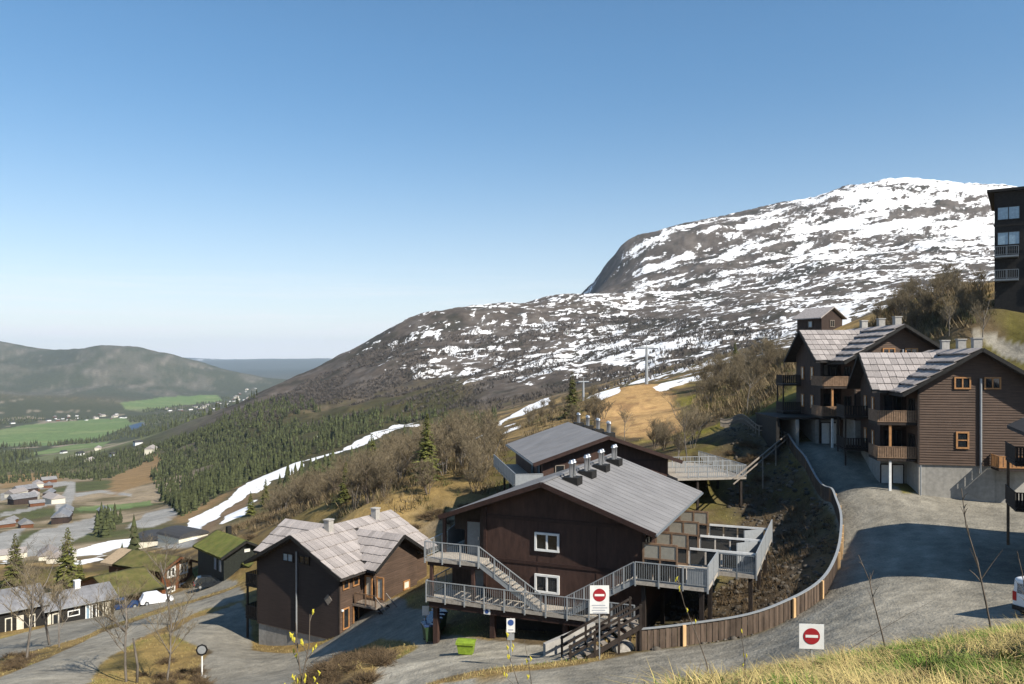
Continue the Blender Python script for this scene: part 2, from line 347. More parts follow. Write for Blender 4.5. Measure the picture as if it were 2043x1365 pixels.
def rough(x, y):
    """unevenness of the ground in metres"""
    d = y
    def fbm(xx, yy, oct=4, seed=0, gain=.5, lo=0, hi=1e9):
        m = (y >= lo) & (y <= hi); o_ = np.zeros(xx.shape)
        if m.any(): o_[m] = _fbm(xx[m], yy[m], oct, seed, gain)
        return o_
    far = sstep(130, 420, d); hill = sstep(450, 800, d)
    z = fbm(x/9, y/9, 3, 5, hi=430) * .16 * sstep(4, 10, d) * (1 - far)
    z = z + fbm(x/40, y/40, 4, 11, lo=130, hi=800) * 1.6 * far * (1 - hill)
    t = x / np.maximum(y, 1)
    right = sstep(-.50, -.20, t)
    ridge = 1 - 2*np.abs(fbm(x/150, y/150, 5, 31, .55, lo=440, hi=6000))
    z = z + hill * right * (1 - sstep(4000, 6000, d)) * (fbm(x/170, y/170, 5, 21, .55, lo=440, hi=6000) * 15 + (ridge - .5) * 9 * sstep(1300, 1900, d) + fbm(x/28, y/28, 3, 27, lo=440, hi=6000) * 2.6)
    opp = sstep(3700, 4500, d) * (1 - sstep(9000, 14000, d)) * (1 - right)
    rid2 = 1 - 2*np.abs(fbm(x/900 + .2*y/900, y/900, 5, 41, .55, lo=3600, hi=15000))
    z = z + opp * (fbm(x/700, y/700, 5, 43, .55, lo=3600, hi=15000) * 18 + (rid2 - .5) * 26 + fbm(x/240, y/900, 3, 47, .55, lo=3600, hi=15000) * 22)
    z = z + sstep(9000, 15000, d) * fbm(x/2500, y/2500, 4, 51, lo=8900) * 60
    return z
SMOOTH_SITE = []     # (x, y, radius) flattened spots
def height(x, y):
    x = np.asarray(x, np.float64); y = np.maximum(np.asarray(y, np.float64), .8)
    return base_s(x/y, np.log(y)) * y + rough(x, y)
def H(x, y): return float(height(np.array([x]), np.array([y]))[0])
def hit(px, py, y0=9.5, y1=30000):
    """where the line of sight through a surveyed bearing meets the land"""
    Y = np.geomspace(y0, y1, 400); t = (px - CX)/FPX
    s = base_s(np.full_like(Y, t), np.log(Y)); tgt = -(py - HY)/FPX
    k = np.argmax(s >= tgt)
    if s[k] < tgt: k = len(Y) - 1
    yy = Y[k]
    if k > 0:
        f = min(1.0, max(0.0, (tgt - s[k-1]) / (s[k] - s[k-1] + 1e-12))); yy = Y[k-1] + f*(Y[k]-Y[k-1])
    return np.array([t*yy, yy])

def cov_poly(x, y, poly, soft):
    """1 inside the plan polygon, 0 outside, with a soft edge of the given width"""
    poly = np.asarray(poly, float); out = np.zeros(x.shape)
    m = (x > poly[:, 0].min()-soft*2) & (x < poly[:, 0].max()+soft*2) & (y > poly[:, 1].min()-soft*2) & (y < poly[:, 1].max()+soft*2)
    if not m.any(): return out
    X = x[m]; Y = y[m]; ins = np.zeros(X.shape, bool); d = np.full(X.shape, 1e18); n = len(poly)
    for i in range(n):
        a = poly[i]; b = poly[(i+1) % n]
        c = ((a[1] > Y) != (b[1] > Y)) & (X < (b[0]-a[0])*(Y-a[1])/(b[1]-a[1]+1e-12)+a[0]); ins ^= c
        e = b - a; t = np.clip(((X-a[0])*e[0]+(Y-a[1])*e[1])/(e@e+1e-12), 0, 1)
        d = np.minimum(d, (X-a[0]-t*e[0])**2+(Y-a[1]-t*e[1])**2)
    d = np.sqrt(d) * np.where(ins, 1, -1)
    out[m] = sstep(-soft, soft, d)
    return out
def wpoly(txt, y0=9.5, y1=30000):
    res = []
    for q in txt.split():
        if q[0] == 'w': res.append(tuple(map(float, q[1:].split(','))))
        else:
            a, b = map(float, q.split(',')); res.append(tuple(hit(a, b, y0, y1)))
    return res
ROAD_MAIN = wpoly('1270,1302 1400,1286 1500,1268 1560,1245 1645,1189 1674,1124 1677,1062 1652,1002 1607,937 1574,888 1620,880 1700,888 1760,950 1800,985 1900,985 2043,985 w48,62 w46,44 w38,31 w20,28.5 w6,29 w-3,31 w-7,35 880,1366 1000,1349 1120,1332 1200,1318', 28, 100)
PARKING = wpoly('845,1282 880,1270 950,1276 1080,1285 1200,1290 1150,1312 1000,1330 900,1350 830,1372 740,1368 760,1325', 28, 75)
LANE = wpoly('560,1400 600,1345 680,1305 760,1275 845,1290 850,1240 850,1215 790,1190 720,1230 665,1273 600,1300 505,1297 500,1250 480,1200 380,1235 340,1263 420,1300 400,1330 440,1400', 40, 110)
ROAD_LEFT = wpoly('-90,1410 0,1352 60,1327 140,1292 180,1273 210,1259 300,1229 400,1198 478,1170 490,1195 400,1217 345,1243 270,1277 205,1322 170,1368 120,1430', 40, 130)
YARD = wpoly('-120,1300 0,1275 150,1234 240,1205 330,1188 400,1165 450,1155 478,1163 400,1190 300,1221 200,1253 165,1270 60,1300 0,1314 -120,1330', 40, 140)
PATH_R = wpoly('1930,672 1975,684 2043,722 2150,760 2150,730 2043,690 1985,664 1940,660', 75, 120)
PISTE = [wpoly('340,1068 372,1036 452,996 502,956 560,936 602,920 608,932 548,958 512,990 504,1024 440,1049 385,1080', 180, 900),
         wpoly('600,923 640,909 690,887 740,866 785,851 850,842 852,851 792,863 745,881 700,897 650,915 606,931', 300, 1200),
         wpoly('130,1100 215,1082 330,1064 336,1076 240,1092 205,1107 130,1112', 150, 500), wpoly('95,1130 210,1108 222,1113 180,1128 95,1142', 130, 400), wpoly('0,1120 22,1110 25,1122 0,1132', 130, 400),
         wpoly('1168,795 1225,776 1240,772 1232,786 1190,806', 120, 450), wpoly('1298,774 1360,758 1420,742 1426,752 1370,768 1312,786', 120, 450),
         wpoly('990,842 1040,818 1100,796 1098,804 1045,828 995,852', 200, 900), wpoly('1660,610 1700,600 1690,655 1660,660 1670,630', 150, 900)]
GRAVEL_LOT = [wpoly('40,1088 120,1047 197,1030 190,1057 100,1102 45,1112', 150, 700), wpoly('-60,1075 0,1062 52,1050 32,1090 0,1102 -60,1112', 150, 700), wpoly('252,1052 290,1026 356,1010 352,1032 300,1052', 150, 800),
              wpoly('110,1010 140,960 150,962 150,990 128,1040 115,1040', 250, 1000), wpoly('30,965 100,955 150,966 90,975 40,978', 300, 1200), wpoly('280,1072 300,1060 390,1066 392,1090 330,1096', 140, 400), wpoly('0,1022 60,1012 110,1000 112,1005 60,1018 0,1030', 250, 900), wpoly('150,985 200,978 262,985 262,990 200,984 150,992', 300, 1000), wpoly('0,985 40,976 45,990 0,998', 300, 1000)]
ORANGE = wpoly('1190,806 1232,782 1268,768 1302,768 1345,790 1372,850 1330,872 1240,872 1195,840', 90, 260)
CLEARING = [wpoly('220,952 300,905 346,908 312,960 225,990', 300, 1300), wpoly('0,950 120,940 130,960 0,975', 300, 1300), wpoly('350,1030 440,985 470,975 500,958 440,1000 365,1040', 200, 700)]
FIELD = [wpoly('-60,872 50,848 190,836 250,834 262,848 200,874 100,886 -60,893', 1200, 4000), wpoly('240,803 330,796 430,790 445,800 330,815 250,817', 2000, 5200), wpoly('55,905 150,887 222,880 205,890 120,900 60,910', 900, 3000),
         wpoly('150,1012 300,999 305,1006 160,1021', 250, 900), wpoly('80,882 120,878 130,884 85,890', 900, 3000)]
RIVER = wpoly('255,850 285,842 288,850 262,858', 1000, 4500)

# ------------------------------------------------------------------ one sheet, finer where more is seen
tan_edges = np.r_[np.linspace(-1.75, -.72, 40)[:-1], np.linspace(-.72, .72, 800), np.linspace(.72, 1.75, 40)[1:]]
rows = np.r_[np.linspace(-8, 2.0, 12)[:-1], np.geomspace(2.0, 12, 50)[:-1], np.geomspace(12, 38, 24)[:-1], np.geomspace(38, 140, 170)[:-1], np.geomspace(140, 520, 90)[:-1],
             np.geomspace(520, 2700, 220)[:-1], np.geomspace(2700, 7500, 70)[:-1], np.geomspace(7500, 27000, 30)]
YY, TT = np.meshgrid(rows, tan_edges, indexing='ij')
XX = TT * np.maximum(YY, 2.0)
RR = rough(XX, np.maximum(YY, .8))
ZZ = base_s(np.clip(XX/np.maximum(YY, .8), -.95, 1.05), np.log(np.maximum(YY, .8))) * np.maximum(YY, .8) + RR
ZZ = np.where(YY < .8, base_s(XX/2.0, np.full_like(XX, math.log(2.0)))*2.0, ZZ)
# roads are graded: take out the roughness there
gr = np.zeros_like(XX)
for pl, sf in ((ROAD_MAIN, .8), (PARKING, .8), (LANE, .8), (ROAD_LEFT, .8), (YARD, .8)): gr = np.maximum(gr, cov_poly(XX, YY, pl, sf))
ZZ = ZZ - gr * RR * .85 * (YY < 160)
PX = CX + TT * FPX

def landcover():
    x, y, z = XX, YY, ZZ
    def c(*v): return np.array(v)
    def fbm(xx, yy, oct=4, seed=0, gain=.5, lo=-1e9, hi=1e9):      # only the rows where it is used
        m = (rows >= lo) & (rows <= hi); o_ = np.zeros(xx.shape); o_[m] = _fbm(xx[m], yy[m], oct, seed, gain); return o_
    n1 = fbm(x/3.1, y/3.1, 3, 61, hi=600); n2 = fbm(x/14, y/14, 3, 67, hi=4000); n3 = fbm(x/60, y/60, 3, 71, lo=90, hi=4500); n4 = fbm(x/.7, y/.7, 2, 73, hi=150)
    def mixc(A, Bc, f): return A*(1-f[..., None]) + np.asarray(Bc)*f[..., None]
    straw = c(.30, .205, .085); green = c(.115, .165, .03); heath = c(.095, .070, .04); olive = c(.095, .083, .025); soil = c(.10, .078, .055)
    col = np.ones(x.shape + (3,)) * heath
    col = mixc(col, straw, sstep(-.05, .45, n2 + .5*n1)); col = mixc(col, olive, sstep(.1, .5, -n2 + .4*n1))
    near = 1 - sstep(11, 16, y)
    col = mixc(col, c(.17, .145, .05), near * .8); col = mixc(col, green, near * sstep(-.2, .4, n1))
    # site of the houses: dry verge grass, greener along the tracks
    site = sstep(30, 36, y) * (1 - sstep(120, 150, y))
    verge = np.zeros_like(x)
    for pl in (ROAD_MAIN, PARKING, ROAD_LEFT, YARD, LANE): verge = np.maximum(verge, cov_poly(x, y, pl, 2.6))
    left = sstep(0, -8, x)
    col = mixc(col, c(.27, .185, .07), site * sstep(-.3, .3, n1 + .4) * np.maximum(left*.8, verge))
    col = mixc(col, c(.145, .17, .03), site * verge * sstep(.05, .45, n1) * .8)
    # cut bank between the upper track and the terraces: bare soil darkened towards its shade, moss and stones
    bank = cov_poly(x, y, BANK, 2.0)
    col = mixc(col, soil, bank * sstep(-.5, .2, n1)); col = mixc(col, c(.06, .062, .026), bank * sstep(.0, .4, n2 - .3*n1)); col = mixc(col, c(.24, .17, .09), bank * sstep(.3, .55, n1) * .5)
    moss = cov_poly(x, y, MOSS, 5.0)
    col = mixc(col, c(.155, .145, .018), moss * sstep(-.25, .25, n2 + .35*n1)); col = mixc(col, c(.22, .15, .08), moss * sstep(.2, .5, -n2))
    rockb = cov_poly(x, y, HEATHBANK, 2.5); col = mixc(col, c(.22, .17, .105), rockb * sstep(-.4, .2, n1 + n4*.5)); col = mixc(col, c(.06, .05, .03), rockb*sstep(.1, .4, -n1 - n4*.5))
    # village slope and the valley floor
    t = x/np.maximum(y, 1)
    vil = sstep(150, 260, y) * sstep(-.26, -.36, t) * (1 - sstep(3600, 4200, y))
    col = mixc(col, c(.12, .10, .055), vil); col = mixc(col, c(.27, .215, .145), vil * sstep(-.1, .3, n3 + .4*n2) * (1 - sstep(700, 1100, y)))
    col = mixc(col, c(.08, .088, .035), vil * sstep(.15, .45, -n3 + .2*n2))
    deep = vil * sstep(900, 1300, y); n5 = fbm(x/230, y/330, 4, 79, lo=800, hi=6000); col = mixc(col, c(.055, .06, .032), deep); col = mixc(col, c(.13, .14, .07), deep * sstep(.1, .35, n5))
    col = mixc(col, c(.24, .20, .15), deep * sstep(.3, .42, fbm(x/90, y/140, 3, 83, lo=800, hi=4500)))
    # mid slopes under spruce
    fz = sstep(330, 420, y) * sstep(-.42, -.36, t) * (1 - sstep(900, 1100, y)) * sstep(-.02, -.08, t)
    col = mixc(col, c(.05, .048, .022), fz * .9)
    # the near fell: heather, bare birch and rock
    fell = sstep(480, 760, y) * sstep(-.46, -.34, t) * (1 - sstep(3800, 4400, y)) * (1 - fz)
    col = mixc(col, c(.088, .072, .060), fell); col = mixc(col, c(.125, .108, .094), fell * sstep(.0, .4, n2 + .6*n3)); col = mixc(col, c(.05, .045, .035), fell * sstep(.1, .5, -n3 + .5*n2))
    rim = sstep(.18, .32, t) * sstep(120, 260, y) * (1 - sstep(500, 760, y)); col = mixc(col, c(.10, .078, .05), rim)
    opp = sstep(3600, 4300, y) * sstep(-.2, -.3, t) * (1 - sstep(9000, 12000, y))
    n6 = fbm(x/300, y/420, 5, 89, .6, lo=3500, hi=12000); n7 = fbm(x/55 + y/300, y/170, 4, 91, .6, lo=3500, hi=12000); col = mixc(col, c(.06, .068, .046), opp); col = mixc(col, c(.10, .098, .076), opp * sstep(-.05, .35, n6 + .5*n7)); col = mixc(col, c(.21, .185, .155), opp * sstep(.3, .6, .2*n6 + 1.0*n7)*.5)
    dist = sstep(8500, 12000, y); col = mixc(col, c(.035, .045, .035), dist); col = mixc(col, c(.5, .5, .53), dist * sstep(19500, 21000, y) * sstep(.25, .5, fbm(x/450, y/1500, 4, 93, lo=8000)))
    # snow: lies in hollows, gone from the knolls; more of it with height
    py = HY - z/np.maximum(y, 1)*FPX; px = PX
    sb = np.interp(px, [560, 700, 800, 950, 1180, 1300, 1600, 2043], [-.9, -.40, -.22, -.12, -.08, -.05, -.02, .0])
    low = sstep(815, 745, py); sb = sb - (1-low)*1.3
    dome = sstep(1750, 2050, y) * sstep(.08, .12, t)
    sb = sb + dome * (-.03 + .18*sstep(.26, .44, t)) - sstep(1050, 1300, y)*sstep(1950, 1750, y)*sstep(.06, .14, t)*.07
    sb = sb - .42 * dome * sstep(.16, .12, t)          # the steep west face holds none
    wx = fbm(x/30, y/30, 3, 131, lo=140, hi=4300)*16; wy = fbm(x/30, y/30, 3, 137, lo=140, hi=4300)*16; x0_, y0_ = x, y; x = x*.87 + (y + 1.1*z)*.5 + wx; y = (y + 1.1*z)*.87 - x0_*.5 + wy
    s = .60*fbm(x/21, y/19, 4, 101, .68, lo=140, hi=4300) + .26*fbm(x/110, y/110, 3, 105, lo=140, hi=4300) + .30*fbm(x/6, y/6, 3, 107, lo=140, hi=4300)
    s = s*(1-.45*dome) + dome * .75 * fbm(x/120, y/42, 5, 109, .62, lo=1700, hi=4300) + dome*.30*fbm(x/260, y/200, 3, 111, lo=1700, hi=4300)
    x, y = x0_, y0_
    gz = np.gradient(z, axis=0) / np.gradient(y, axis=0)
    s = s - np.clip(np.abs(gz) - .5, 0, 1) * .5
    g = sstep(520, 640, y) * (1 - sstep(3800, 4200, y)) * sstep(-.32, -.28, t)
    sv = np.where(g > .01, s + sb - (1-g), -1.0)
    wob = fbm(x/12, y/12, 3, 113, lo=90, hi=1300)
    for k, pl in enumerate(PISTE):
        sv = np.maximum(sv, (cov_poly(x, y, pl, 5) + .30*wob - .62)*1.6 if k != 1 else (cov_poly(x, y, pl, 12) + .30*wob - .86)*2.0)
    patch = sstep(150, 220, y) * (1 - sstep(480, 600, y)) * sstep(.06, .12, t)
    sv = np.maximum(sv, np.where(patch > .01, s + .1*n2 - .16 + .25*sstep(.3, .42, t) - (1-patch), -1))
    spots = (1 - sstep(420, 520, y)) * sstep(95, 130, y) * sstep(-.3, -.2, t) * (1 - sstep(.0, .05, t))
    sv = np.maximum(sv, np.where(spots > .01, (fbm(x/9, y/14, 3, 117, lo=90, hi=530) - .46)*2 - (1-spots), -1))
    strip = cov_poly(x, y, STRIP, 3.0); sv = sv - strip*1.2
    for pl in GRAVEL_LOT: col = mixc(col, c(.29, .28, .26), sstep(.3, .7, cov_poly(x, y, pl, 3) + .2*n1))
    for pl in CLEARING: col = mixc(col, c(.235, .155, .075), sstep(.3, .7, cov_poly(x, y, pl, 14) + .3*n2))
    ow = sstep(.3, .7, cov_poly(x, y, ORANGE, 3) + .3*n1); col = mixc(col, c(.42, .265, .115), ow); col = mixc(col, c(.25, .15, .07), ow*sstep(.1, .5, n1))
    for k, pl in enumerate(FIELD):
        f = sstep(.4, .6, cov_poly(x, y, pl, 30 if k != 3 else 3) + .15*n5); col = mixc(col, c(.12, .175, .065), f); col = mixc(col, c(.165, .205, .085), f*sstep(0, .3, fbm(x/160, y/60, 2, 119, lo=200, hi=6000)))
    col = mixc(col, c(.05, .09, .16), cov_poly(x, y, RIVER, 10))
    col = mixc(col, c(.19, .125, .075), strip*.9); snow = np.clip(sv, -1, 1)
    trk = np.zeros_like(x); mm = (y > 28) & (y < 95) & (x > -14) & (x < 40); q = np.c_[x[mm], y[mm]]; d = np.full(len(q), 1e9)
    fl = [hit(a, b, 38, 95) for a, b in ((1000, 1340), (1150, 1322), (1268, 1300), (1400, 1284), (1500, 1266), (1560, 1243), (1645, 1186), (1676, 1110), (1668, 1025), (1607, 936), (1572, 886))]
    for a, b in zip(fl[:-1], fl[1:]):
        e = b-a; u = np.clip(((q-a)@e)/(e@e), 0, 1); d = np.minimum(d, np.hypot(q[:, 0]-a[0]-u*e[0], q[:, 1]-a[1]-u*e[1]))
    tv = sum(np.exp(-((d-c0)/.38)**2)*w for c0, w in ((1.9, .6), (3.5, .7), (5.2, 1), (6.8, 1), (8.7, .5))); trk[mm] = .42*tv*(.6+.6*n2[mm]) - .05
    for pl in (ROAD_MAIN, PARKING, ROAD_LEFT, YARD, LANE, PATH_R):
        f = sstep(.32, .62, cov_poly(x, y, pl, .9) + .28*n1 + .12*n4)
        g = c(.240, .222, .184)[None, None] * (1 + .19*n2 + .09*n1 + .05*n4 + trk)[..., None]
        col = col*(1-f[..., None]) + g*f[..., None]
    col = col * .90
    return np.clip(col * (1 + .12*n4*(y < 150) + .10*n1)[..., None], .005, .9), snow
STRIP = wpoly('395,1064 440,1023 500,984 507,988 452,1031 405,1070', 180, 900)
BANK = wpoly('1300,1245 1345,1205 1400,1190 1470,1150 1500,1080 1440,1000 1470,930 1440,860 1500,842 1570,884 1607,937 1652,1002 1677,1062 1674,1124 1645,1189 1560,1245 1500,1268 1400,1286 1290,1300', 40, 110)
MOSS = wpoly('1280,900 1350,800 1440,745 1540,710 1600,720 1590,800 1560,850 1450,850 1400,870 1330,910', 80, 240)
HEATHBANK = wpoly('800,1050 860,1010 1010,1000 1000,1040 900,1070 860,1075', 60, 120)
ALB, SNOW = landcover()

def ground_material():
    m = bpy.data.materials.new('land'); m.use_nodes = True; nt = m.node_tree; N = nt.nodes; L = nt.links; N.clear()
    out = N.new('ShaderNodeOutputMaterial'); p = N.new('ShaderNodeBsdfPrincipled'); p.inputs['Roughness'].default_value = .95; p.inputs['Specular IOR Level'].default_value = .1
    L.new(p.outputs[0], out.inputs[0])
    at = N.new('ShaderNodeAttribute'); at.attribute_name = 'albedo'
    tc = N.new('ShaderNodeTexCoord')
    def noise(sc, det):
        n = N.new('ShaderNodeTexNoise'); n.inputs['Scale'].default_value = sc; n.inputs['Detail'].default_value = det; n.inputs['Roughness'].default_value = .65
        L.new(tc.outputs['Object'], n.inputs['Vector']); return n.outputs['Fac']
    a = noise(9.0, 6); b = noise(1.1, 5); cc = noise(.07, 7)
    col = at.outputs['Color']
    for f, amt in ((a, .55), (b, .5), (cc, .65)):
        r = N.new('ShaderNodeMapRange'); r.inputs['From Min'].default_value = .25; r.inputs['From Max'].default_value = .75
        r.inputs['To Min'].default_value = 1 - amt*.5; r.inputs['To Max'].default_value = 1 + amt*.5; L.new(f, r.inputs['Value'])
        v = N.new('ShaderNodeVectorMath'); v.operation = 'SCALE'; L.new(col, v.inputs[0]); L.new(r.outputs[0], v.inputs['Scale']); col = v.outputs[0]
    sn = N.new('ShaderNodeAttribute'); sn.attribute_name = 'snow'
    mp = N.new('ShaderNodeMapping'); mp.inputs['Scale'].default_value = (1, 1, 2.2); mp.inputs['Rotation'].default_value = (0, 0, .5); L.new(tc.outputs['Object'], mp.inputs['Vector'])
    fn = N.new('ShaderNodeTexNoise'); fn.inputs['Scale'].default_value = .10; fn.inputs['Detail'].default_value = 6; fn.inputs['Roughness'].default_value = .7; L.new(mp.outputs[0], fn.inputs['Vector'])
    ma = N.new('ShaderNodeMath'); ma.operation = 'MULTIPLY_ADD'; L.new(fn.outputs['Fac'], ma.inputs[0]); ma.inputs[1].default_value = 1.2; ma.inputs[2].default_value = -.6
    ad = N.new('ShaderNodeMath'); ad.operation = 'ADD'; L.new(ma.outputs[0], ad.inputs[0]); L.new(sn.outputs['Fac'], ad.inputs[1])
    ss = N.new('ShaderNodeMapRange'); ss.interpolation_type = 'SMOOTHSTEP'; ss.inputs['From Min'].default_value = -.02; ss.inputs['From Max'].default_value = .07; L.new(ad.outputs[0], ss.inputs['Value'])
    dirt = N.new('ShaderNodeMix'); dirt.data_type = 'RGBA'; dirt.inputs['A'].default_value = (.70, .69, .67, 1); dirt.inputs['B'].default_value = (.86, .87, .90, 1); L.new(b, dirt.inputs['Factor'])
    sm_ = N.new('ShaderNodeMix'); sm_.data_type = 'RGBA'; L.new(ss.outputs[0], sm_.inputs['Factor']); L.new(col, sm_.inputs['A']); L.new(dirt.outputs['Result'], sm_.inputs['B']); col = sm_.outputs['Result']
    L.new(col, p.inputs['Base Color'])
    bm = N.new('ShaderNodeBump'); bm.inputs['Strength'].default_value = .6; bm.inputs['Distance'].default_value = .06; L.new(a, bm.inputs['Height'])
    bm2 = N.new('ShaderNodeBump'); bm2.inputs['Strength'].default_value = .5; bm2.inputs['Distance'].default_value = 2.2; L.new(cc, bm2.inputs['Height']); L.new(bm.outputs[0], bm2.inputs['Normal'])
    L.new(bm2.outputs[0], p.inputs['Normal'])
    MATS['land'] = m
ground_material()

def build_land():
    nr, nc = XX.shape
    idx = np.arange(nr*nc).reshape(nr, nc)
    F = np.stack([idx[:-1, :-1], idx[:-1, 1:], idx[1:, 1:], idx[1:, :-1]], -1).reshape(-1, 4)
    V = np.stack([XX, YY, ZZ], -1).reshape(-1, 3); C = ALB.reshape(-1, 3)
    fx = V[F, 0].mean(1); fy = V[F, 1].mean(1)
    lab = np.zeros(len(F), int); names = ['ground', 'gravel_road', 'gravel_yard', 'ski_piste', 'hillside', 'mountain', 'valley', 'far_hills', 'field', 'parking_area']
    t = fx/np.maximum(fy, 1)
    lab[(fy > 520) & (t > -.40)] = 4; lab[(fy > 1800) & (t > .0)] = 5; lab[(fy > 260) & (t <= -.40)] = 6; lab[(fy > 3700) & (t <= -.05)] = 7; lab[fy > 7500] = 7
    for pl in FIELD: lab[cov_poly(fx, fy, pl, 1.0) > .5] = 8
    for pl in PISTE: lab[cov_poly(fx, fy, pl, .5) > .5] = 3
    lab[cov_poly(fx, fy, YARD, .3) > .5] = 2; lab[cov_poly(fx, fy, LANE, .3) > .5] = 2
    for pl in (ROAD_LEFT, ROAD_MAIN, PATH_R): lab[cov_poly(fx, fy, pl, .3) > .5] = 1
    lab[cov_poly(fx, fy, PARKING, .3) > .5] = 9
    for k, nm in enumerate(names):
        f = F[lab == k]
        if not len(f): continue
        u, inv = np.unique(f, return_inverse=True)
        me = np_mesh(nm, V[u], inv.reshape(-1, 4), ['land'], True)
        sa = me.attributes.new('snow', 'FLOAT', 'POINT'); sa.data.foreach_set('value', SNOW.reshape(-1)[u].astype(np.float32)); ca = me.color_attributes.new('albedo', 'FLOAT_COLOR', 'POINT')
        ca.data.foreach_set('color', np.c_[C[u], np.ones(len(u))].astype(np.float32).ravel())
        o = link(nm, me); o['kind'] = 'structure'
build_land()
# ------------------------------------------------------------------ pieces of buildings
def place(o, loc, rotz=0.0):
    o.location = loc; o.rotation_euler = (0, 0, rotz); return o
def window(parent, loc, rotz, w, h, fm='white', gm='glass', cols=2, rows_=1, fw=.09, depth=.1, label=None):
    """frame in the local xz plane looking along -y; one pane per light"""
    m = MB(); m.box(-w/2, w/2, -depth, 0, -h/2, -h/2+fw).box(-w/2, w/2, -depth, 0, h/2-fw, h/2)
    m.box(-w/2, -w/2+fw, -depth, 0, -h/2+fw, h/2-fw).box(w/2-fw, w/2, -depth, 0, -h/2+fw, h/2-fw)
    iw = (w-2*fw)/cols; ih = (h-2*fw)/rows_
    for k in range(1, cols): m.box(-w/2+fw+k*iw-fw*.45, -w/2+fw+k*iw+fw*.45, -depth*.9, 0, -h/2+fw, h/2-fw)
    for k in range(1, rows_): m.box(-w/2+fw, w/2-fw, -depth*.8, 0, -h/2+fw+k*ih-fw*.3, -h/2+fw+k*ih+fw*.3)
    o = place(m.build('window', fm, parent, label=label), loc, rotz)
    for i in range(cols):
        for j in range(rows_):
            B(-w/2+fw+i*iw+.01, -w/2+fw+(i+1)*iw-.01, -depth*.45, -depth*.3, -h/2+fw+j*ih+.01, -h/2+fw+(j+1)*ih-.01).build('pane', gm, o)
    return o
def door(parent, loc, rotz, w, h, mt='dark_wood', fm='brown_trim'):
    m = MB(); m.box(-w/2-.08, -w/2, -.08, 0, 0, h+.08).box(w/2, w/2+.08, -.08, 0, 0, h+.08).box(-w/2, w/2, -.08, 0, h, h+.08)
    o = place(m.build('door_frame', fm, parent), loc, rotz)
    B(-w/2, w/2, -.05, -.01, 0, h).build('door', mt, o); B(w/2-.14, w/2-.1, -.1, -.05, h*.45, h*.55).build('handle', 'steel', o)
    return o
def railing(parent, pts, h=1.05, spacing=1.3, mt='galv', bars=.13, barw=.016, post=.055, hang=.0, name='railing', toprail=.055, panel=None):
    m = MB(); pts = [Vector(p) for p in pts]; posts = []
    up = Vector((0, 0, h))
    for a, b in zip(pts[:-1], pts[1:]):
        m.bar(a+up, b+up, toprail); m.bar(a+Vector((0, 0, .12)), b+Vector((0, 0, .12)), .03)
        d = (b-a); n = max(1, round(d.length/spacing)); posts += [a + d*k/n for k in range(n)]
        if bars:
            nb = int(d.length/bars)
            for k in range(1, nb): q = a + d*k/nb; m.bar(q+Vector((0, 0, .12)), q+up, barw)
        if panel:
            s = d.normalized().cross(Vector((0, 0, 1)))*.015; z0 = Vector((0, 0, .08)); z1 = Vector((0, 0, h-.06))
            m.hexa([a-s+z0, b-s+z0, b+s+z0, a+s+z0, a-s+z1, b-s+z1, b+s+z1, a+s+z1])
    posts.append(pts[-1])
    o = m.build(name, mt, parent)
    me = MB().box(-post/2, post/2, -post/2, post/2, -hang, h).mesh('post'); me.materials.append(MATS[mt])
    for q in posts: link('post', me, o).location = q
    return o
_SH = []
def shingle_mesh():
    if not _SH:
        rnd = random.Random(3)
        for k in range(5):
            j = [rnd.uniform(-.03, .03) for _ in range(4)]
            m = MB(); m.hexa([(-.5+j[0], -.5, 0), (.5+j[1], -.5, 0), (.5, .5, 0), (-.5, .5, 0), (-.5+j[0], -.5+j[2], 1), (.5+j[1], -.5+j[3], 1), (.5, .5, .35), (-.5, .5, .35)])
            me = m.mesh('shingle'); me.materials.append(MATS['shake']); _SH.append(me)
    return _SH
def shingle_slope(parent, O, e, s, Le, Ls, nc, wid, keep=None, seed=1, th=.055, lap=.22, name='shingle', kick=.05):
    """boards in nc courses on a roof slope: O eave corner, e along the eave, s up the slope"""
    rnd = random.Random(seed); O = Vector(O); e = Vector(e).normalized(); s = Vector(s).normalized(); n = e.cross(s).normalized()
    if n.z < 0: n = -n
    cl = Ls/nc; nb = max(1, round(Le/wid)); w = Le/nb; ms = shingle_mesh(); cnt = 0
    for c in range(nc):
        for k in range(nb):
            ln = cl + lap + rnd.uniform(-.03, .03); ce = O + e*(k+.5)*w + s*(c*cl + ln/2 - rnd.uniform(.02, .10)) + n*(.012 + rnd.uniform(0, .012))
            if c == nc-1: ln = cl; ce = O + e*(k+.5)*w + s*(c*cl+ln/2) + n*.02
            if keep and not keep(ce): continue
            tilt = (s*ln + n*-kick).normalized(); nn = e.cross(tilt).normalized()
            if nn.z < 0: nn = -nn
            ee = tilt.cross(nn).normalized()
            M = Matrix((ee*(w*.965*rnd.uniform(.96, 1.0)), tilt*ln, nn*th*rnd.uniform(.85, 1.3))).transposed().to_4x4(); M.translation = ce + n*(.02 + max(0, kick-.05)*.5)
            o = link(name, rnd.choice(ms), parent); o.matrix_basis = M; cnt += 1
    return cnt
def slope_slab(parent, name, mt, side, rhw, y0, y1, zr, tp, th=.22, drop=0.0):
    """one slope of a roof whose ridge runs along y at x = 0"""
    x1 = side*rhw; z1 = zr - tp*rhw
    m = MB(); p = [(0, y0, zr-th), (x1, y0, z1-th), (x1, y1, z1-th), (0, y1, zr-th), (0, y0, zr), (x1, y0, z1), (x1, y1, z1), (0, y1, zr)]
    return m.hexa(p).build(name, mt, parent)
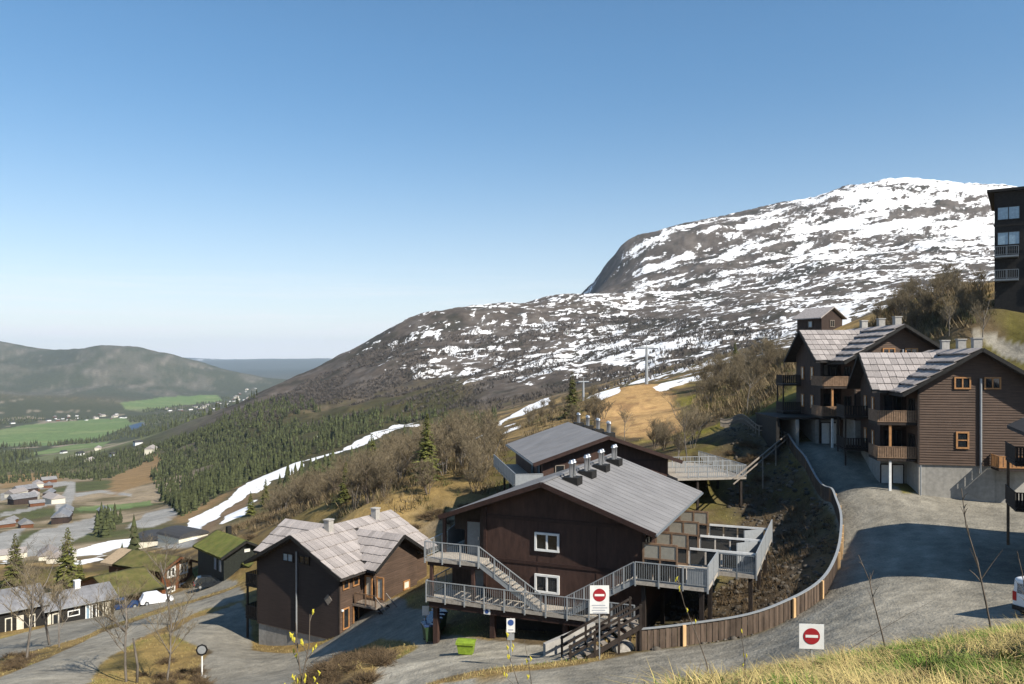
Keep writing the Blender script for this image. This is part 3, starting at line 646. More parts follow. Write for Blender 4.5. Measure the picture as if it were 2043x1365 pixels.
def cross_slab(parent, name, mt, ysgn, yc, rhw, x0, x1, zr, tp, th=.2):
    y1 = yc + ysgn*rhw; z1 = zr - tp*rhw
    return MB().hexa([(x0, yc, zr-th), (x1, yc, zr-th), (x1, y1, z1-th), (x0, y1, z1-th), (x0, yc, zr), (x1, yc, zr), (x1, y1, z1), (x0, y1, z1)]).build(name, mt, parent)
def barge(parent, pts, mt='black_wood', w=.06, h=.28, name='bargeboard'):
    m = MB()
    for a, b in zip(pts[:-1], pts[1:]): m.bar(a, b, w, h)
    return m.build(name, mt, parent)
def lap_siding(parent, hw, z0, zwall, zr, tp, mt, y=0.0, step=.2, name='siding'):
    """lapped boards across a gable front"""
    m = MB(); z = z0
    while z < zr - .25:
        zz = min(z+step, zr-.12); half = min(hw, (zr - zz)/tp - .02)
        if half > .15: m.hexa([(-half, y-.075, z), (half, y-.075, z), (half, y, z), (-half, y, z), (-half, y-.018, zz+.012), (half, y-.018, zz+.012), (half, y, zz+.012), (-half, y, zz+.012)])
        z += step
    o = m.build(name, mt, parent); o['kind'] = 'stuff'; return o
def balcony(parent, x0, x1, y0, y1, z, mt='dark_wood', rail='rail_wood', open_side=None, h=.95, slat=.16):
    """deck with boarded rails on the free sides; each rail is a part with its slats"""
    o = B(x0, x1, y0, y1, z-.18, z).build('balcony', mt, parent)
    m = MB(); runs = []
    if open_side != 'front': runs.append(((x0, y0), (x1, y0)))
    if open_side != 'left': runs.append(((x0, y0), (x0, y1)))
    if open_side != 'right': runs.append(((x1, y0), (x1, y1)))
    for a, b in runs:
        A = Vector((*a, z)); C_ = Vector((*b, z)); d = C_-A; n = int(d.length/slat)
        m.bar(A+Vector((0, 0, h)), C_+Vector((0, 0, h)), .07, .05)
        m.bar(A+Vector((0, 0, .1)), C_+Vector((0, 0, .1)), .05, .08)
        for k in range(n): q = A + d*(k+.5)/n; m.bar(q+Vector((0, 0, .06)), q+Vector((0, 0, h-.02)), slat*.8 if abs(d.x) > abs(d.y) else .03, .03 if abs(d.x) > abs(d.y) else slat*.8)
    m.build('balustrade', rail, o)
    return o
def chimney_block(parent, x, y, z0, z1, w=.75, mt='chimney'):
    o = B(x-w/2, x+w/2, y-w/2, y+w/2, z0, z1).build('chimney', mt, parent)
    B(x-w/2-.06, x+w/2+.06, y-w/2-.06, y+w/2+.06, z1, z1+.1).build('cap', mt, o); return o

def chalet(name, loc, yaw, label, hw, L, zc, zr, tp, rhw, of, crosses, nc=5, wid=.5, wall='siding_r', front='siding_r', main_sides=(-1,), zfound=-3, seed=1, group=None, soff='black_wood'):
    root = thing(name, loc, yaw, label, 'chalet', group)
    ob = .5; th = .22
    zi = zr - th - .02; ze = zi - tp*hw
    MB().prism_y([(-hw, zc), (hw, zc), (hw, ze), (0, zi), (-hw, ze)], 0, L).build('wall', wall, root)
    B(-hw+.05, hw-.05, .05, L-.05, zfound, zc).build('foundation', 'concrete', root)
    lap_siding(root, hw, zc-.02, ze, zi, tp, front)
    for sx in (-1, 1): B(sx*hw-.07, sx*hw+.07, -.075, .05, zc, ze-.02).build('corner_board', 'dark_wood', root)
    roof = {}
    for sx in (-1, 1):
        roof[sx] = slope_slab(root, 'roof', 'shake_under', sx, rhw, -of, L+ob, zr, tp, th)
    barge(root, [(-rhw, -of-.04, zr-tp*rhw-.1), (0, -of-.04, zr-.1), (rhw, -of-.04, zr-tp*rhw-.1)], soff)
    zmain = lambda x: zr - tp*abs(x)
    def zcross(x, y):
        best = -99
        for c in crosses:
            if c['side']*x > 0 and abs(x) < c['ext']+c.get('over', .9) and abs(y-c['yc']) < c['rhw']: best = max(best, c['zr'] - c['tp']*abs(y-c['yc']))
        return best
    cs = math.sqrt(1+tp*tp)
    for sx in main_sides:
        O = (sx*rhw, -of, zr-tp*rhw)
        shingle_slope(roof[sx], O, (0, 1, 0), (-sx, 0, tp), L+of+ob, rhw*cs, nc, wid, lambda p: zmain(p.x) > zcross(p.x, p.y) - .12, seed, th=.055 if sx > 0 else .10, kick=.05 if sx > 0 else .15)
    for q, c in enumerate(crosses):
        s = c['side']; w = c['hw']; zci = c['zr'] - th - .02; zce = zci - c['tp']*w; x1 = s*c['ext']; xr = s*(c['ext']+c.get('over', .9)); yc = c['yc']
        MB().prism_x([(yc-w, c.get('zb', zc)), (yc+w, c.get('zb', zc)), (yc+w, zce), (yc, zci), (yc-w, zce)], s*(hw-.3), x1).build('wing', c.get('wall', wall), root)
        if c.get('found', True): B(min(s*(hw-.3), x1-s*.05), max(s*(hw-.3), x1-s*.05), yc-w+.05, yc+w-.05, zfound, c.get('zb', zc)).build('wing_foundation', c.get('fmat', 'concrete'), root)
        xin = s*max(.0, (zr - c['zr'])/tp)
        for ys in (-1, 1):
            r = cross_slab(root, 'wing_roof', 'shake_under', ys, yc, c['rhw'], xin, xr, c['zr'], c['tp'])
            if ys == -1:
                csq = math.sqrt(1+c['tp']**2)
                shingle_slope(r, (min(xin, xr), yc-c['rhw'], c['zr']-c['tp']*c['rhw']), (1, 0, 0), (0, 1, c['tp']), abs(xr-xin), c['rhw']*csq, c.get('nc', 4), wid,
                              lambda p: p.z > zmain(p.x) - .02, seed+10+q)
        barge(root, [(xr+s*.04, yc-c['rhw'], c['zr']-c['tp']*c['rhw']-.1), (xr+s*.04, yc, c['zr']-.1), (xr+s*.04, yc+c['rhw'], c['zr']-c['tp']*c['rhw']-.1)], soff)
    return root
# ------------------------------------------------------------------ shake-roofed chalets
def downpipe(parent, x, y, z0, z1, r=.06, mt='galv'):
    return MB().tube([(x, y, z0), (x, y, z1)], r, 8).build('downpipe', mt, parent)
def right_chalet(name, loc, yaw, label, garage=False, seed=1):
    zr, tp = 11.77, .626
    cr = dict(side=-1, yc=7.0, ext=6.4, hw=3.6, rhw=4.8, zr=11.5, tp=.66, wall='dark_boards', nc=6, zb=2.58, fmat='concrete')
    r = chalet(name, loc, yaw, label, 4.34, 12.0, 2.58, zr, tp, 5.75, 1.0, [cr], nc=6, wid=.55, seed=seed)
    # front gable
    for x in (-1.15, 1.0): window(r, (x, -.06, 9.05), 0, 1.2, .95, 'orange_wood', 'glass', 2, 1, .11)
    window(r, (-1.15, -.06, 4.55), 0, .95, 1.35, 'orange_wood', 'glass', 1, 2, .13)
    downpipe(r, .15, -.16, 2.0, 9.4, .09)
    for y in (1.8, 5.4, 9.6): chimney_block(r, .5, y, zr-.8, zr+.8, .62)
    # balconies in the corner of the wing
    for z, sl in ((5.8, .17), (2.9, .17)):
        b = balcony(r, -7.3, -4.36, .35, 3.38, z, 'dark_wood', 'rail_wood', 'right', .98, sl)
        B(-6.4, -6.22, .42, .6, z-(2.7 if z > 4 else 6.0), z-.18).build('post', 'orange_wood' if z > 4 else 'white', b)
    for z in (6.9, 4.0):
        window(r, (-4.36, 1.6, z), -math.pi/2, 1.6, 1.7, 'dark_wood', 'glass', 2, 1)
        window(r, (-5.4, 3.38, z+.1), 0, 1.5, 1.9, 'dark_wood', 'glass', 2, 1)
        for yy in (5.6, 8.4): window(r, (-6.42, yy, z+.1), -math.pi/2, .75, 1.35, 'orange_wood', 'curtain', 1, 1, .1)
    # balconies on the gable of the wing
    for z in (5.8, 2.9):
        b = balcony(r, -8.4, -6.42, 9.0 if garage else 7.6, 11.2, z, 'dark_wood', 'dark_wood', 'right', .95, .2)
        for yy in ((9.1, 11.1) if garage else (7.7, 11.1)): B(-8.35, -8.22, yy-.07, yy+.07, z-(2.7 if z > 4 else 5.9), z-.18).build('post', 'dark_wood', b)
    for x in (-5.9, -5.0): door(r, (x, 3.42, 0), 0, .8, 2.05, 'white')
    if garage:
        g = B(-10.8, -4.4, 3.2, 10.9, 2.42, 2.62).build('garage_roof', 'dark_wood', r)
        B(-10.7, -4.5, 8.0, 10.8, -3, 2.42).build('garage_back_wall', 'black_wood', r)
        for x in (-10.7, -8.75, -6.75, -4.7): B(x-.16, x+.16, 3.25, 8.0, -3, 2.42).build('garage_pier', 'black_wood' if x < -9 else 'concrete', r)  # leftmost pier coloured black to stand in for shade
        B(-4.5, -3.2, 3.0, 3.3, -2, 2.42).build('garage_front', 'siding_r', r)
        b = balcony(r, -7.2, -4.36, .3, 3.38, 5.8, 'dark_wood', 'rail_wood', 'right')
    else:
        b = balcony(r, .9, 4.3, -1.6, -.08, 2.55, 'dark_wood', 'orange_wood', None, .95, .3)
        downpipe(r, -4.2, -.14, 0, 2.5, .05)
    return r
right_chalet('chalet', (36.6, 62.98, -10.8), R(-11.5), 'brown boarded chalet with a sunlit gable, white downpipe and concrete base beside the gravel yard', False, 5)
right_chalet('chalet', (37.3, 77.0, -8.3), R(-1), 'shaded chalet with three garage openings at the upper end of the gravel road', True, 9)

def left_chalet():
    zr, tp = 10.4, .527
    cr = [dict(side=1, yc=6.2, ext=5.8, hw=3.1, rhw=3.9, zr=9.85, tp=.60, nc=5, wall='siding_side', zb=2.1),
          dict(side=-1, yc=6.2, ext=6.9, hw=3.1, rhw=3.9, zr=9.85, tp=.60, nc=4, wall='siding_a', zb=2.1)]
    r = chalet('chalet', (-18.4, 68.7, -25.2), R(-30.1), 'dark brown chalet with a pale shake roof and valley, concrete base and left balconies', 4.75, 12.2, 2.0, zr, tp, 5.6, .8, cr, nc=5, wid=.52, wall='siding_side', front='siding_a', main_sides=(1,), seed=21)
    for x in (-1.0, .9): window(r, (x, -.06, 8.25), 0, 1.25, .75, 'dark_wood', 'glass_sky_painted' if x < 0 else 'glass', 2, 1, .08)
    downpipe(r, .05, -.14, 1.9, 8.9, .07)
    m = B(-.32, .32, -.05, 0, -.32, .32).build('plaque', 'grey_wood', r); m.location = (3.6, -.06, 5.3); m.rotation_euler = (0, R(45), 0)
    for y in (.75, 2.0):
        window(r, (4.77, y, 6.55), math.pi/2, .75, .85, 'orange_wood', 'glass', 1, 1, .1)
        window(r, (4.77, y, 3.7), math.pi/2, .75, 1.75, 'orange_wood', 'glass', 1, 1, .1)
    B(4.76, 4.9, .2, .4, 4.4, 4.55).build('lamp', 'white', r)
    for z in (5.0, 2.1):
        b = balcony(r, -6.9, -4.77, .5, 3.2, z, 'black_wood', 'dark_wood', 'right', 1.0, .2)
        B(-6.85, -6.7, .55, .7, z-2.8, z-.18).build('post', 'dark_wood', b)
    window(r, (-4.77, 2.0, 6.2), -math.pi/2, 1.6, 1.8, 'dark_wood', 'glass_sky_painted', 2, 1)
    window(r, (-4.77, 2.0, 3.3), -math.pi/2, 1.6, 1.8, 'dark_wood', 'glass_sky_painted', 2, 1)
    chimney_block(r, .6, 3.2, zr-.9, zr+.65, .6, 'chimney'); chimney_block(r, .6, 9.6, zr-.9, zr+.65, .6, 'chimney')
    # entrance bay between the main block and the right wing, stairs and lean-to
    b = B(4.77, 7.3, 1.6, 3.05, 4.55, 4.72).build('entrance_landing', 'grey_wood', r)
    railing(r, [(7.25, 1.65, 4.72), (5.0, 1.65, 4.72)], .95, 1.1, 'rail_wood', .16, .03, .08)
    for x, w in ((5.35, .8), (6.6, .8)): window(r, (x, 3.05, 5.9), 0, w, 1.9, 'orange_wood', 'curtain', 1, 1, .14)
    st = MB(); st.bar((7.4, 2.9, 4.6), (11.2, 2.5, 1.6), .08, .3); st.bar((7.4, 1.7, 4.6), (11.2, 1.4, 1.6), .08, .3)
    s_ = st.build('staircase', 'dark_wood', r)
    for k in range(12):
        f = (k+.5)/12; B(7.4+3.8*f-.13, 7.4+3.8*f+.13, 1.5, 2.9, 4.6-3*f, 4.65-3*f).build('step', 'grey_wood', s_)
    sr = MB()
    for yy in (1.4, 2.8): sr.bar((7.4, yy, 5.65), (11.2, yy-.2, 2.65), .07, .07)
    sr.build('handrail', 'grey_wood', r)
    lt = MB().hexa([(9.0, 3.0, 4.0), (12.4, 1.9, 2.9), (13.6, 5.6, 2.9), (10.0, 6.4, 4.0), (9.0, 3.0, 4.12), (12.4, 1.9, 3.02), (13.6, 5.6, 3.02), (10.0, 6.4, 4.12)]).build('lean_to_roof', 'metal_roof', r)
    B(9.4, 12.6, 3.4, 5.4, -1, 3.0).build('lean_to_wall', 'black_wood', r)
    window(r, (5.82, 7.6, 5.0), math.pi/2, .9, .8, 'orange_wood', 'curtain', 1, 1, .1)
    return r
left_chalet()

def edge_chalet():
    r = chalet('chalet', (33.3, 38.7, -11.7), R(-23), 'dark chalet at the picture edge with posts and balconies over the gravel yard', 5.2, 10.0, 2.3, 11.2, .55, 6.5, 1.0, [], wall='dark_boards', front='siding_r', main_sides=(), seed=31)
    for z in (5.6, 2.9):
        b = balcony(r, -6.6, -5.22, 7.0, 10.4, z, 'dark_wood', 'dark_wood', 'right')
        B(-6.55, -6.4, 10.2, 10.35, z-(2.7 if z > 4 else 5.6), z-.18).build('post', 'rail_wood', b)
    for z in (6.6, 3.9): window(r, (-5.22, 8.4, z), -math.pi/2, 1.5, 1.7, 'dark_wood', 'glass', 2, 1)
edge_chalet()
# ------------------------------------------------------------------ the two long lodges with galvanised galleries
def flue_pair(parent, x, y, zr, tp, s=1):
    z = zr - tp*abs(x)
    o = B(x-.45, x+.55, y-.55, y+.55, z-.25, z+.32).build('flue_box', 'black_wood', parent)
    for k in (-.28, .28):
        MB().lathe([(.13, z+.3), (.13, z+1.15), (.19, z+1.17), (.19, z+1.26), (.12, z+1.28), (.12, z+1.38), (.0, z+1.42)], 10, (x+.05, y+k)).build('flue', 'steel', o, True)
def lodge_middle():
    zr, tp, rh = 9.96, .36, 7.05
    r = thing('lodge', (2.17, 49.92, -17.4), R(-22.6), 'red brown lodge with wide grey roof, two white windows and metal stairs', 'lodge')
    zi = zr - .34
    MB().prism_y([(-4.2, 2.3), (6.1, 2.3), (6.1, zi-tp*6.1), (0, zi), (-4.2, zi-tp*4.2)], 0, 14).build('wall', 'brown_panel', r)
    MB().prism_y([(-6.7, zi-tp*6.7-.9), (-4.2, zi-tp*6.7-.9), (-4.2, zi-tp*4.2), (-6.7, zi-tp*6.7)], .6, 14).build('gallery_gable', 'dark_wood', r)
    B(-3.9, 5.9, .5, 13.8, -3, 2.02).build('undercroft_shade_wall', 'black_wood', r)  # black wall set forward to stand in for the shade below the gallery
    B(-4.2, 6.1, 0, 14, 2.02, 2.3).build('floor_slab', 'dark_wood', r)
    # façade boards: vertical joints, trims between the storeys
    t = MB()
    for z in (7.35, 4.62): t.box(-4.2, 6.1, -.05, 0, z, z+.22)
    t.build('trim', 'brown_trim', r)
    j = MB()
    for x in (-.6, 3.2): j.box(x-.03, x+.03, -.025, 0, 2.3, 7.3)
    j.build('panel_joint', 'brown_trim', r)
    for x in (-4.2, 6.1): B(x-.1, x+.1, -.09, .1, 2.3, zi-tp*abs(x)-.05).build('corner_board', 'brown_trim', r)
    for z in (6.12, 3.52): window(r, (.03, -.01, z), 0, 1.62, 1.16, 'white', 'glass', 2, 1, .13, .12)
    roofp = {}
    for sx in (-1, 1):
        o = slope_slab(r, 'roof', 'felt', sx, rh, -1.0, 15.2, zr, tp, .16); roofp[sx] = o
        y = -.4
        while y < 15:   # standing welts up the slope
            MB().bar((sx*.02, y, zr+.005), (sx*rh, y, zr-tp*rh+.005), .03, .022).build('seam', 'felt', o); y += 1.0 if sx > 0 else 3.0
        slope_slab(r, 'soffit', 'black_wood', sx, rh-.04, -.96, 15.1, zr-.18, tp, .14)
    MB().bar((0, -1.0, zr+.02), (0, 15.2, zr+.02), .3, .03).build('ridge_cap', 'felt', r)
    for sx in (-1, 1): MB().bar((0, -1.03, zr-.12), (sx*rh, -1.03, zr-tp*rh-.12), .05, .3).build('bargeboard', 'brown_trim', r)
    MB().bar((rh+.05, -1, zr-tp*rh-.12), (rh+.05, 15.2, zr-tp*rh-.12), .1, .1).build('gutter', 'galv_dark', r)
    for y in (2.2, 5.4, 8.8, 12.3): flue_pair(r, .9, y, zr, tp)
    # galleries
    zl, zu = 2.25, 4.76
    lo = B(-7.6, 5.95, -1.62, -.05, zl-.22, zl).build('lower_gallery', 'deck_plank', r)
    B(-7.5, 5.9, -1.5, -.05, zl-.62, zl-.23).build('beam', 'brown_trim', lo)
    B(-7.6, -4.22, -.05, 12, zl-.22, zl).build('side_gallery', 'deck_plank', r)
    up = B(-7.7, -3.9, -1.62, -.05, zu-.2, zu).build('upper_gallery', 'deck_plank', r)
    B(-7.6, -3.95, -1.5, -.05, zu-.45, zu-.21).build('beam', 'brown_trim', up)
    B(-7.7, -4.22, -.05, 12, zu-.2, zu).build('side_gallery', 'deck_plank', r)
    railing(r, [(-7.62, 8, zl), (-7.62, -1.64, zl), (5.95, -1.64, zl)], 1.08, 1.35, 'galv', .14, .017, .075, .3)
    railing(r, [(-7.72, 8, zu), (-7.72, -1.64, zu), (-3.95, -1.64, zu)], 1.08, 1.25, 'galv', .14, .017, .075, .3)
    for x in (-7.2, -3.2, 1.6): B(x-.16, x+.16, -1.2, -.88, -1.6, zl-.62).build('column', 'brown_panel', r)
    for x, z0 in ((-7.35, zl), (-4.4, zl)): B(x-.1, x+.1, -1.5, -1.3, z0, zu-.45).build('column', 'brown_panel', r)
    for x in (-7.3,): B(x-.1, x+.1, .2, .4, zu, zi-tp*7.0).build('column', 'brown_panel', r)
    # recessed entrances on the gallery side
    B(-4.6, -4.22, .02, .5, zu, zi-tp*4.3).build('entrance_jamb', 'dark_boards', r)
    door(r, (-5.3, .62, zu), 0, .95, 2.1, 'galv_dark'); door(r, (-4.9, .62, zl), 0, .95, 2.1, 'galv_dark')
    B(-6.9, -4.22, .62, .8, zl, zu-.2).build('gallery_wall', 'dark_boards', r); B(-6.0, -4.22, .64, .8, zu, zi-tp*6.2).build('gallery_wall', 'dark_boards', r)
    sw = MB()
    for k in range(20): sw.box(-7.55, -7.5, 1.2+k*.3, 1.2+k*.3+.26, zu+.1, zu+1.3+k*.055)
    sw.build('wind_screen', 'galv_dark', r)
    def stairs(x0, z0, x1, z1, y0, y1, n):
        m = MB()
        for yy in (y0, y1): m.bar((x0, yy, z0-.1), (x1, yy, z1-.1), .05, .26)
        s = m.build('staircase', 'galv', r)
        for k in range(n):
            f = (k+.5)/n; x = x0+(x1-x0)*f; z = z0+(z1-z0)*f; B(x-.15, x+.15, y0, y1, z-.04, z+.02).build('step', 'deck_plank', s)
        return s
    stairs(-3.9, zu, .2, zl, -1.55, -.55, 14); railing(r, [(-3.9, -1.58, zu), (.2, -1.58, zl)], 1.05, 1.1, 'galv', .16, .016, .06, .15)
    stairs(5.9, zu, 1.7, zl, -1.55, -.55, 14); railing(r, [(5.9, -1.58, zu), (1.7, -1.58, zl)], 1.05, .75, 'galv', .12, .02, .07, .15)
    # terraces on the uphill side
    d1 = B(6.0, 10.1, -1.62, 2.2, zu-.22, zu).build('terrace', 'deck_plank', r)
    d2 = B(6.1, 12.3, 2.2, 13.0, zu-.22, zu).build('terrace', 'deck_plank', r)
    for (x, y, dk) in ((6.4, -1.2, d1), (9.7, -1.2, d1), (9.7, 1.8, d1), (6.6, 3, d2), (11.9, 3, d2), (11.9, 8, d2), (6.6, 8, d2), (11.9, 12.5, d2)): B(x-.12, x+.12, y-.12, y+.12, -1.0, zu-.22).build('column', 'dark_wood', dk)
    railing(r, [(6.0, -1.64, zu), (10.1, -1.64, zu)], 1.08, 1.2, 'galv', .13, .018, .075, .3)
    for a in (6.1, 7.05, 8.0): B(a, a+.9, -1.6, -1.585, zu+.12, zu+.98).build('glass_panel', 'glass', r)
    B(8.95, 10.08, -1.6, -1.58, zu+.05, zu+1.0).build('metal_screen', 'galv', r)
    railing(r, [(10.12, -1.64, zu), (10.12, 2.2, zu)], 1.25, 1.9, 'galv', 0, .02, .07, .3, 'metal_screen', .06, True)
    railing(r, [(12.32, 2.2, zu), (12.32, 13.0, zu)], 1.3, 2.7, 'galv', 0, .02, .07, .3, 'metal_screen', .06, True)
    railing(r, [(10.12, 2.22, zu), (12.3, 2.22, zu)], 1.1, 1.1, 'galv_dark', .12, .02, .07, .3)
    for k, y in enumerate((-.4, 3.0, 6.9, 10.8)):
        pa = MB(); x0, x1 = 6.14, 8.2
        pa.box(x0, x1, y-.04, y+.04, zu+1.85, zu+1.97).box(x0, x1, y-.04, y+.04, zu+.0, zu+.12).box(x0, x1, y-.04, y+.04, zu+1.0, zu+1.1)
        for x in (x0, (x0+x1)/2-.05, x1-.1): pa.box(x, x+.1, y-.045, y+.045, zu+.12, zu+1.85)
        p = pa.build('partition', 'rail_wood', r)
        for (a, b) in ((x0+.1, (x0+x1)/2-.05), ((x0+x1)/2+.05, x1-.1)):
            B(a+.01, b-.01, y-.015, y+.015, zu+1.1, zu+1.85).build('panel', 'beige_panel', p); B(a+.01, b-.01, y-.015, y+.015, zu+.12, zu+1.0).build('panel', 'glass', p)  # dark lower panes stand in for the shadowed gap between partitions
        if k: railing(r, [(8.3, y, zu), (12.2, y, zu)], 1.05, .8, 'galv', .13, .02, .07)
        if k:
            B(8.3, 12.2, y-.09, y-.03, zu+1.0, zu+1.13).build('top_beam', 'white', r)
            for a in (8.35, 9.3, 10.25): B(a, a+.86, y-.055, y-.035, zu+.12, zu+.98).build('glass_panel', 'glass', r)
        MB().hexa([(11.0, y+.6, zu), (11.06, y+.6, zu), (12.0, y+3.1, zu), (11.94, y+3.1, zu), (11.0, y+.6, zu+1.5), (11.06, y+.6, zu+1.5), (12.0, y+3.1, zu+1.2), (11.94, y+3.1, zu+1.2)]).build('metal_screen', 'galv', r) if k in (1, 2) else None
    # side wall towards the terraces
    for y in (.8, 4.4, 8.2, 12): window(r, (6.12, y, zu+1.15), math.pi/2, 1.7, 1.9, 'dark_wood', 'glass', 2, 1)
    sb = MB()
    for k in range(46): sb.box(6.1, 6.14, .05+k*.3, .05+k*.3+.2, 2.4, zi-tp*6.1-.05)
    sb.build('side_cladding', 'brown_panel', r)
    m = B(-.22, .22, -.02, 0, -.18, .18).build('notice', 'white', r); m.location = (-3.4, -1.52, zl-.42)
    MB().lathe([(.001, 0), (.13, 0), (.13, .01)], 14).build('notice_symbol', 'sign_blue', m).matrix_basis = Matrix.Translation((0, -.022, 0)) @ Matrix.Rotation(R(90), 4, 'X')
    return r
lodge_middle()

def lodge_back():
    zr, tp, rh = 8.1, .34, 7.05
    r = thing('lodge', (8.75, 74.6, -15.0), R(8.6), 'rear lodge with four broad grey roof panels and steel flues behind the middle lodge', 'lodge')
    zi = zr - .34
    MB().prism_y([(-6.0, -3), (6.0, -3), (6.0, zi-tp*6.0), (0, zi), (-6.0, zi-tp*6.0)], 0, 16).build('wall', 'brown_panel', r)
    t = MB()
    for z in (5.6, 3.0): t.box(-6.0, 6.0, -.05, 0, z, z+.2)
    t.build('trim', 'brown_trim', r)
    for x in (-4.4, -2.6): window(r, (x, -.02, 4.6), 0, .9, 1.6, 'grey_wood', 'glass', 1, 1, .08)
    for sx in (-1, 1):
        n = 4
        for k in range(n):
            y0 = -1.0 + k*17.2/n; slope_slab(r, 'roof_panel', 'felt', sx, rh, y0+.06, y0+17.2/n-.06, zr, tp, .16)
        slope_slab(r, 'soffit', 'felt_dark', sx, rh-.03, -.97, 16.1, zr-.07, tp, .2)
        MB().bar((0, -1.03, zr-.14), (sx*rh, -1.03, zr-tp*rh-.14), .06, .34).build('bargeboard', 'brown_trim', r)
        MB().bar((sx*(rh+.05), -1, zr-tp*rh-.12), (sx*(rh+.05), 16.2, zr-tp*rh-.12), .1, .1).build('gutter', 'galv_dark', r)
    for y in (2.5, 6.5, 10.8, 15.0): flue_pair(r, .9, y, zr, tp)
    zu = 3.6
    dk = B(-8.6, -6.0, -.6, 15, zu-.22, zu).build('gallery', 'deck_plank', r)
    railing(r, [(-6.1, -.6, zu), (-8.6, -.6, zu), (-8.6, 15, zu)], 1.1, 2.0, 'galv', 0, .02, .07, .3, 'metal_screen', .06, True)
    for y in (-.4, 4, 8): B(-8.5, -8.3, y, y+.2, -4, zu-.22).build('column', 'dark_wood', dk)
    for y in (1.5, 5): window(r, (-6.02, y, zu+1.1), -math.pi/2, 1.4, 1.9, 'dark_wood', 'glass_sky_painted', 2, 1)
    dr = B(6.0, 12.6, -2.6, 9, 4.1, 4.3).build('terrace', 'deck_plank', r)
    for (x, y) in ((12.2, -2.3), (12.2, 3), (8, -2.3), (12.2, 8.5)): B(x-.1, x+.1, y-.1, y+.1, -3, 4.1).build('column', 'dark_wood', dr)
    for pts in ([(7.0, -2.6, 4.3), (12.6, -2.6, 4.3)], [(12.6, -2.6, 4.3), (12.6, 9, 4.3)], [(7, .6, 4.3), (12.6, .6, 4.3)], [(7, 4.2, 4.3), (12.6, 4.2, 4.3)]):
        railing(r, pts, 1.1, .9, 'galv', .2, .03, .06)
    return r
lodge_back()
# ------------------------------------------------------------------ turf-roofed houses, grey-roofed houses, cabin and the tall block
def turf_material():
    m = mat('turf', (.085, .092, .022), .95, .3, 1.3, col2=(.15, .125, .045), bump=.7, bscale=12, stain=.25)
    m2 = mat('turf_bright', (.10, .125, .022), .95, .3, 1.5, col2=(.16, .15, .04), bump=.7, bscale=12, stain=.2)
turf_material()
def turf_slope(parent, mt, side, rhw, y0, y1, zr, tp, th=.3, seed=0, name='turf_roof'):
    """thick sod laid on one slope, uneven on top"""
    nx, ny = 14, max(6, int((y1-y0)/.45)); u = np.linspace(0, 1, nx); v = np.linspace(y0, y1, ny)
    U, V = np.meshgrid(u, v, indexing='ij'); X = side*rhw*U; bump = (fbm(X/.9+seed, V/.9, 3, seed)*.09)
    Z = zr - tp*rhw*U + bump; top = np.stack([X, V, Z], -1).reshape(-1, 3); bot = np.stack([X, V, zr - tp*rhw*U - th], -1).reshape(-1, 3)
    idx = np.arange(nx*ny).reshape(nx, ny); q = lambda I: np.stack([I[:-1, :-1], I[1:, :-1], I[1:, 1:], I[:-1, 1:]], -1).reshape(-1, 4)
    F = [q(idx), q(idx+nx*ny)]
    for e in (idx[0], idx[-1], idx[:, 0], idx[:, -1]): F.append(np.stack([e[:-1], e[1:], e[1:]+nx*ny, e[:-1]+nx*ny], -1))
    return link(name, np_mesh(name, np.r_[top, bot], np.concatenate(F), [mt]), parent)
def simple_gable(r, hw, L, z0, zr, tp, wall, over=.5, rhw=None, name='wall', y0=0.0):
    zi = zr - .3; MB().prism_y([(-hw, z0), (hw, z0), (hw, zi-tp*hw), (0, zi), (-hw, zi-tp*hw)], y0, y0+L).build(name, wall, r)
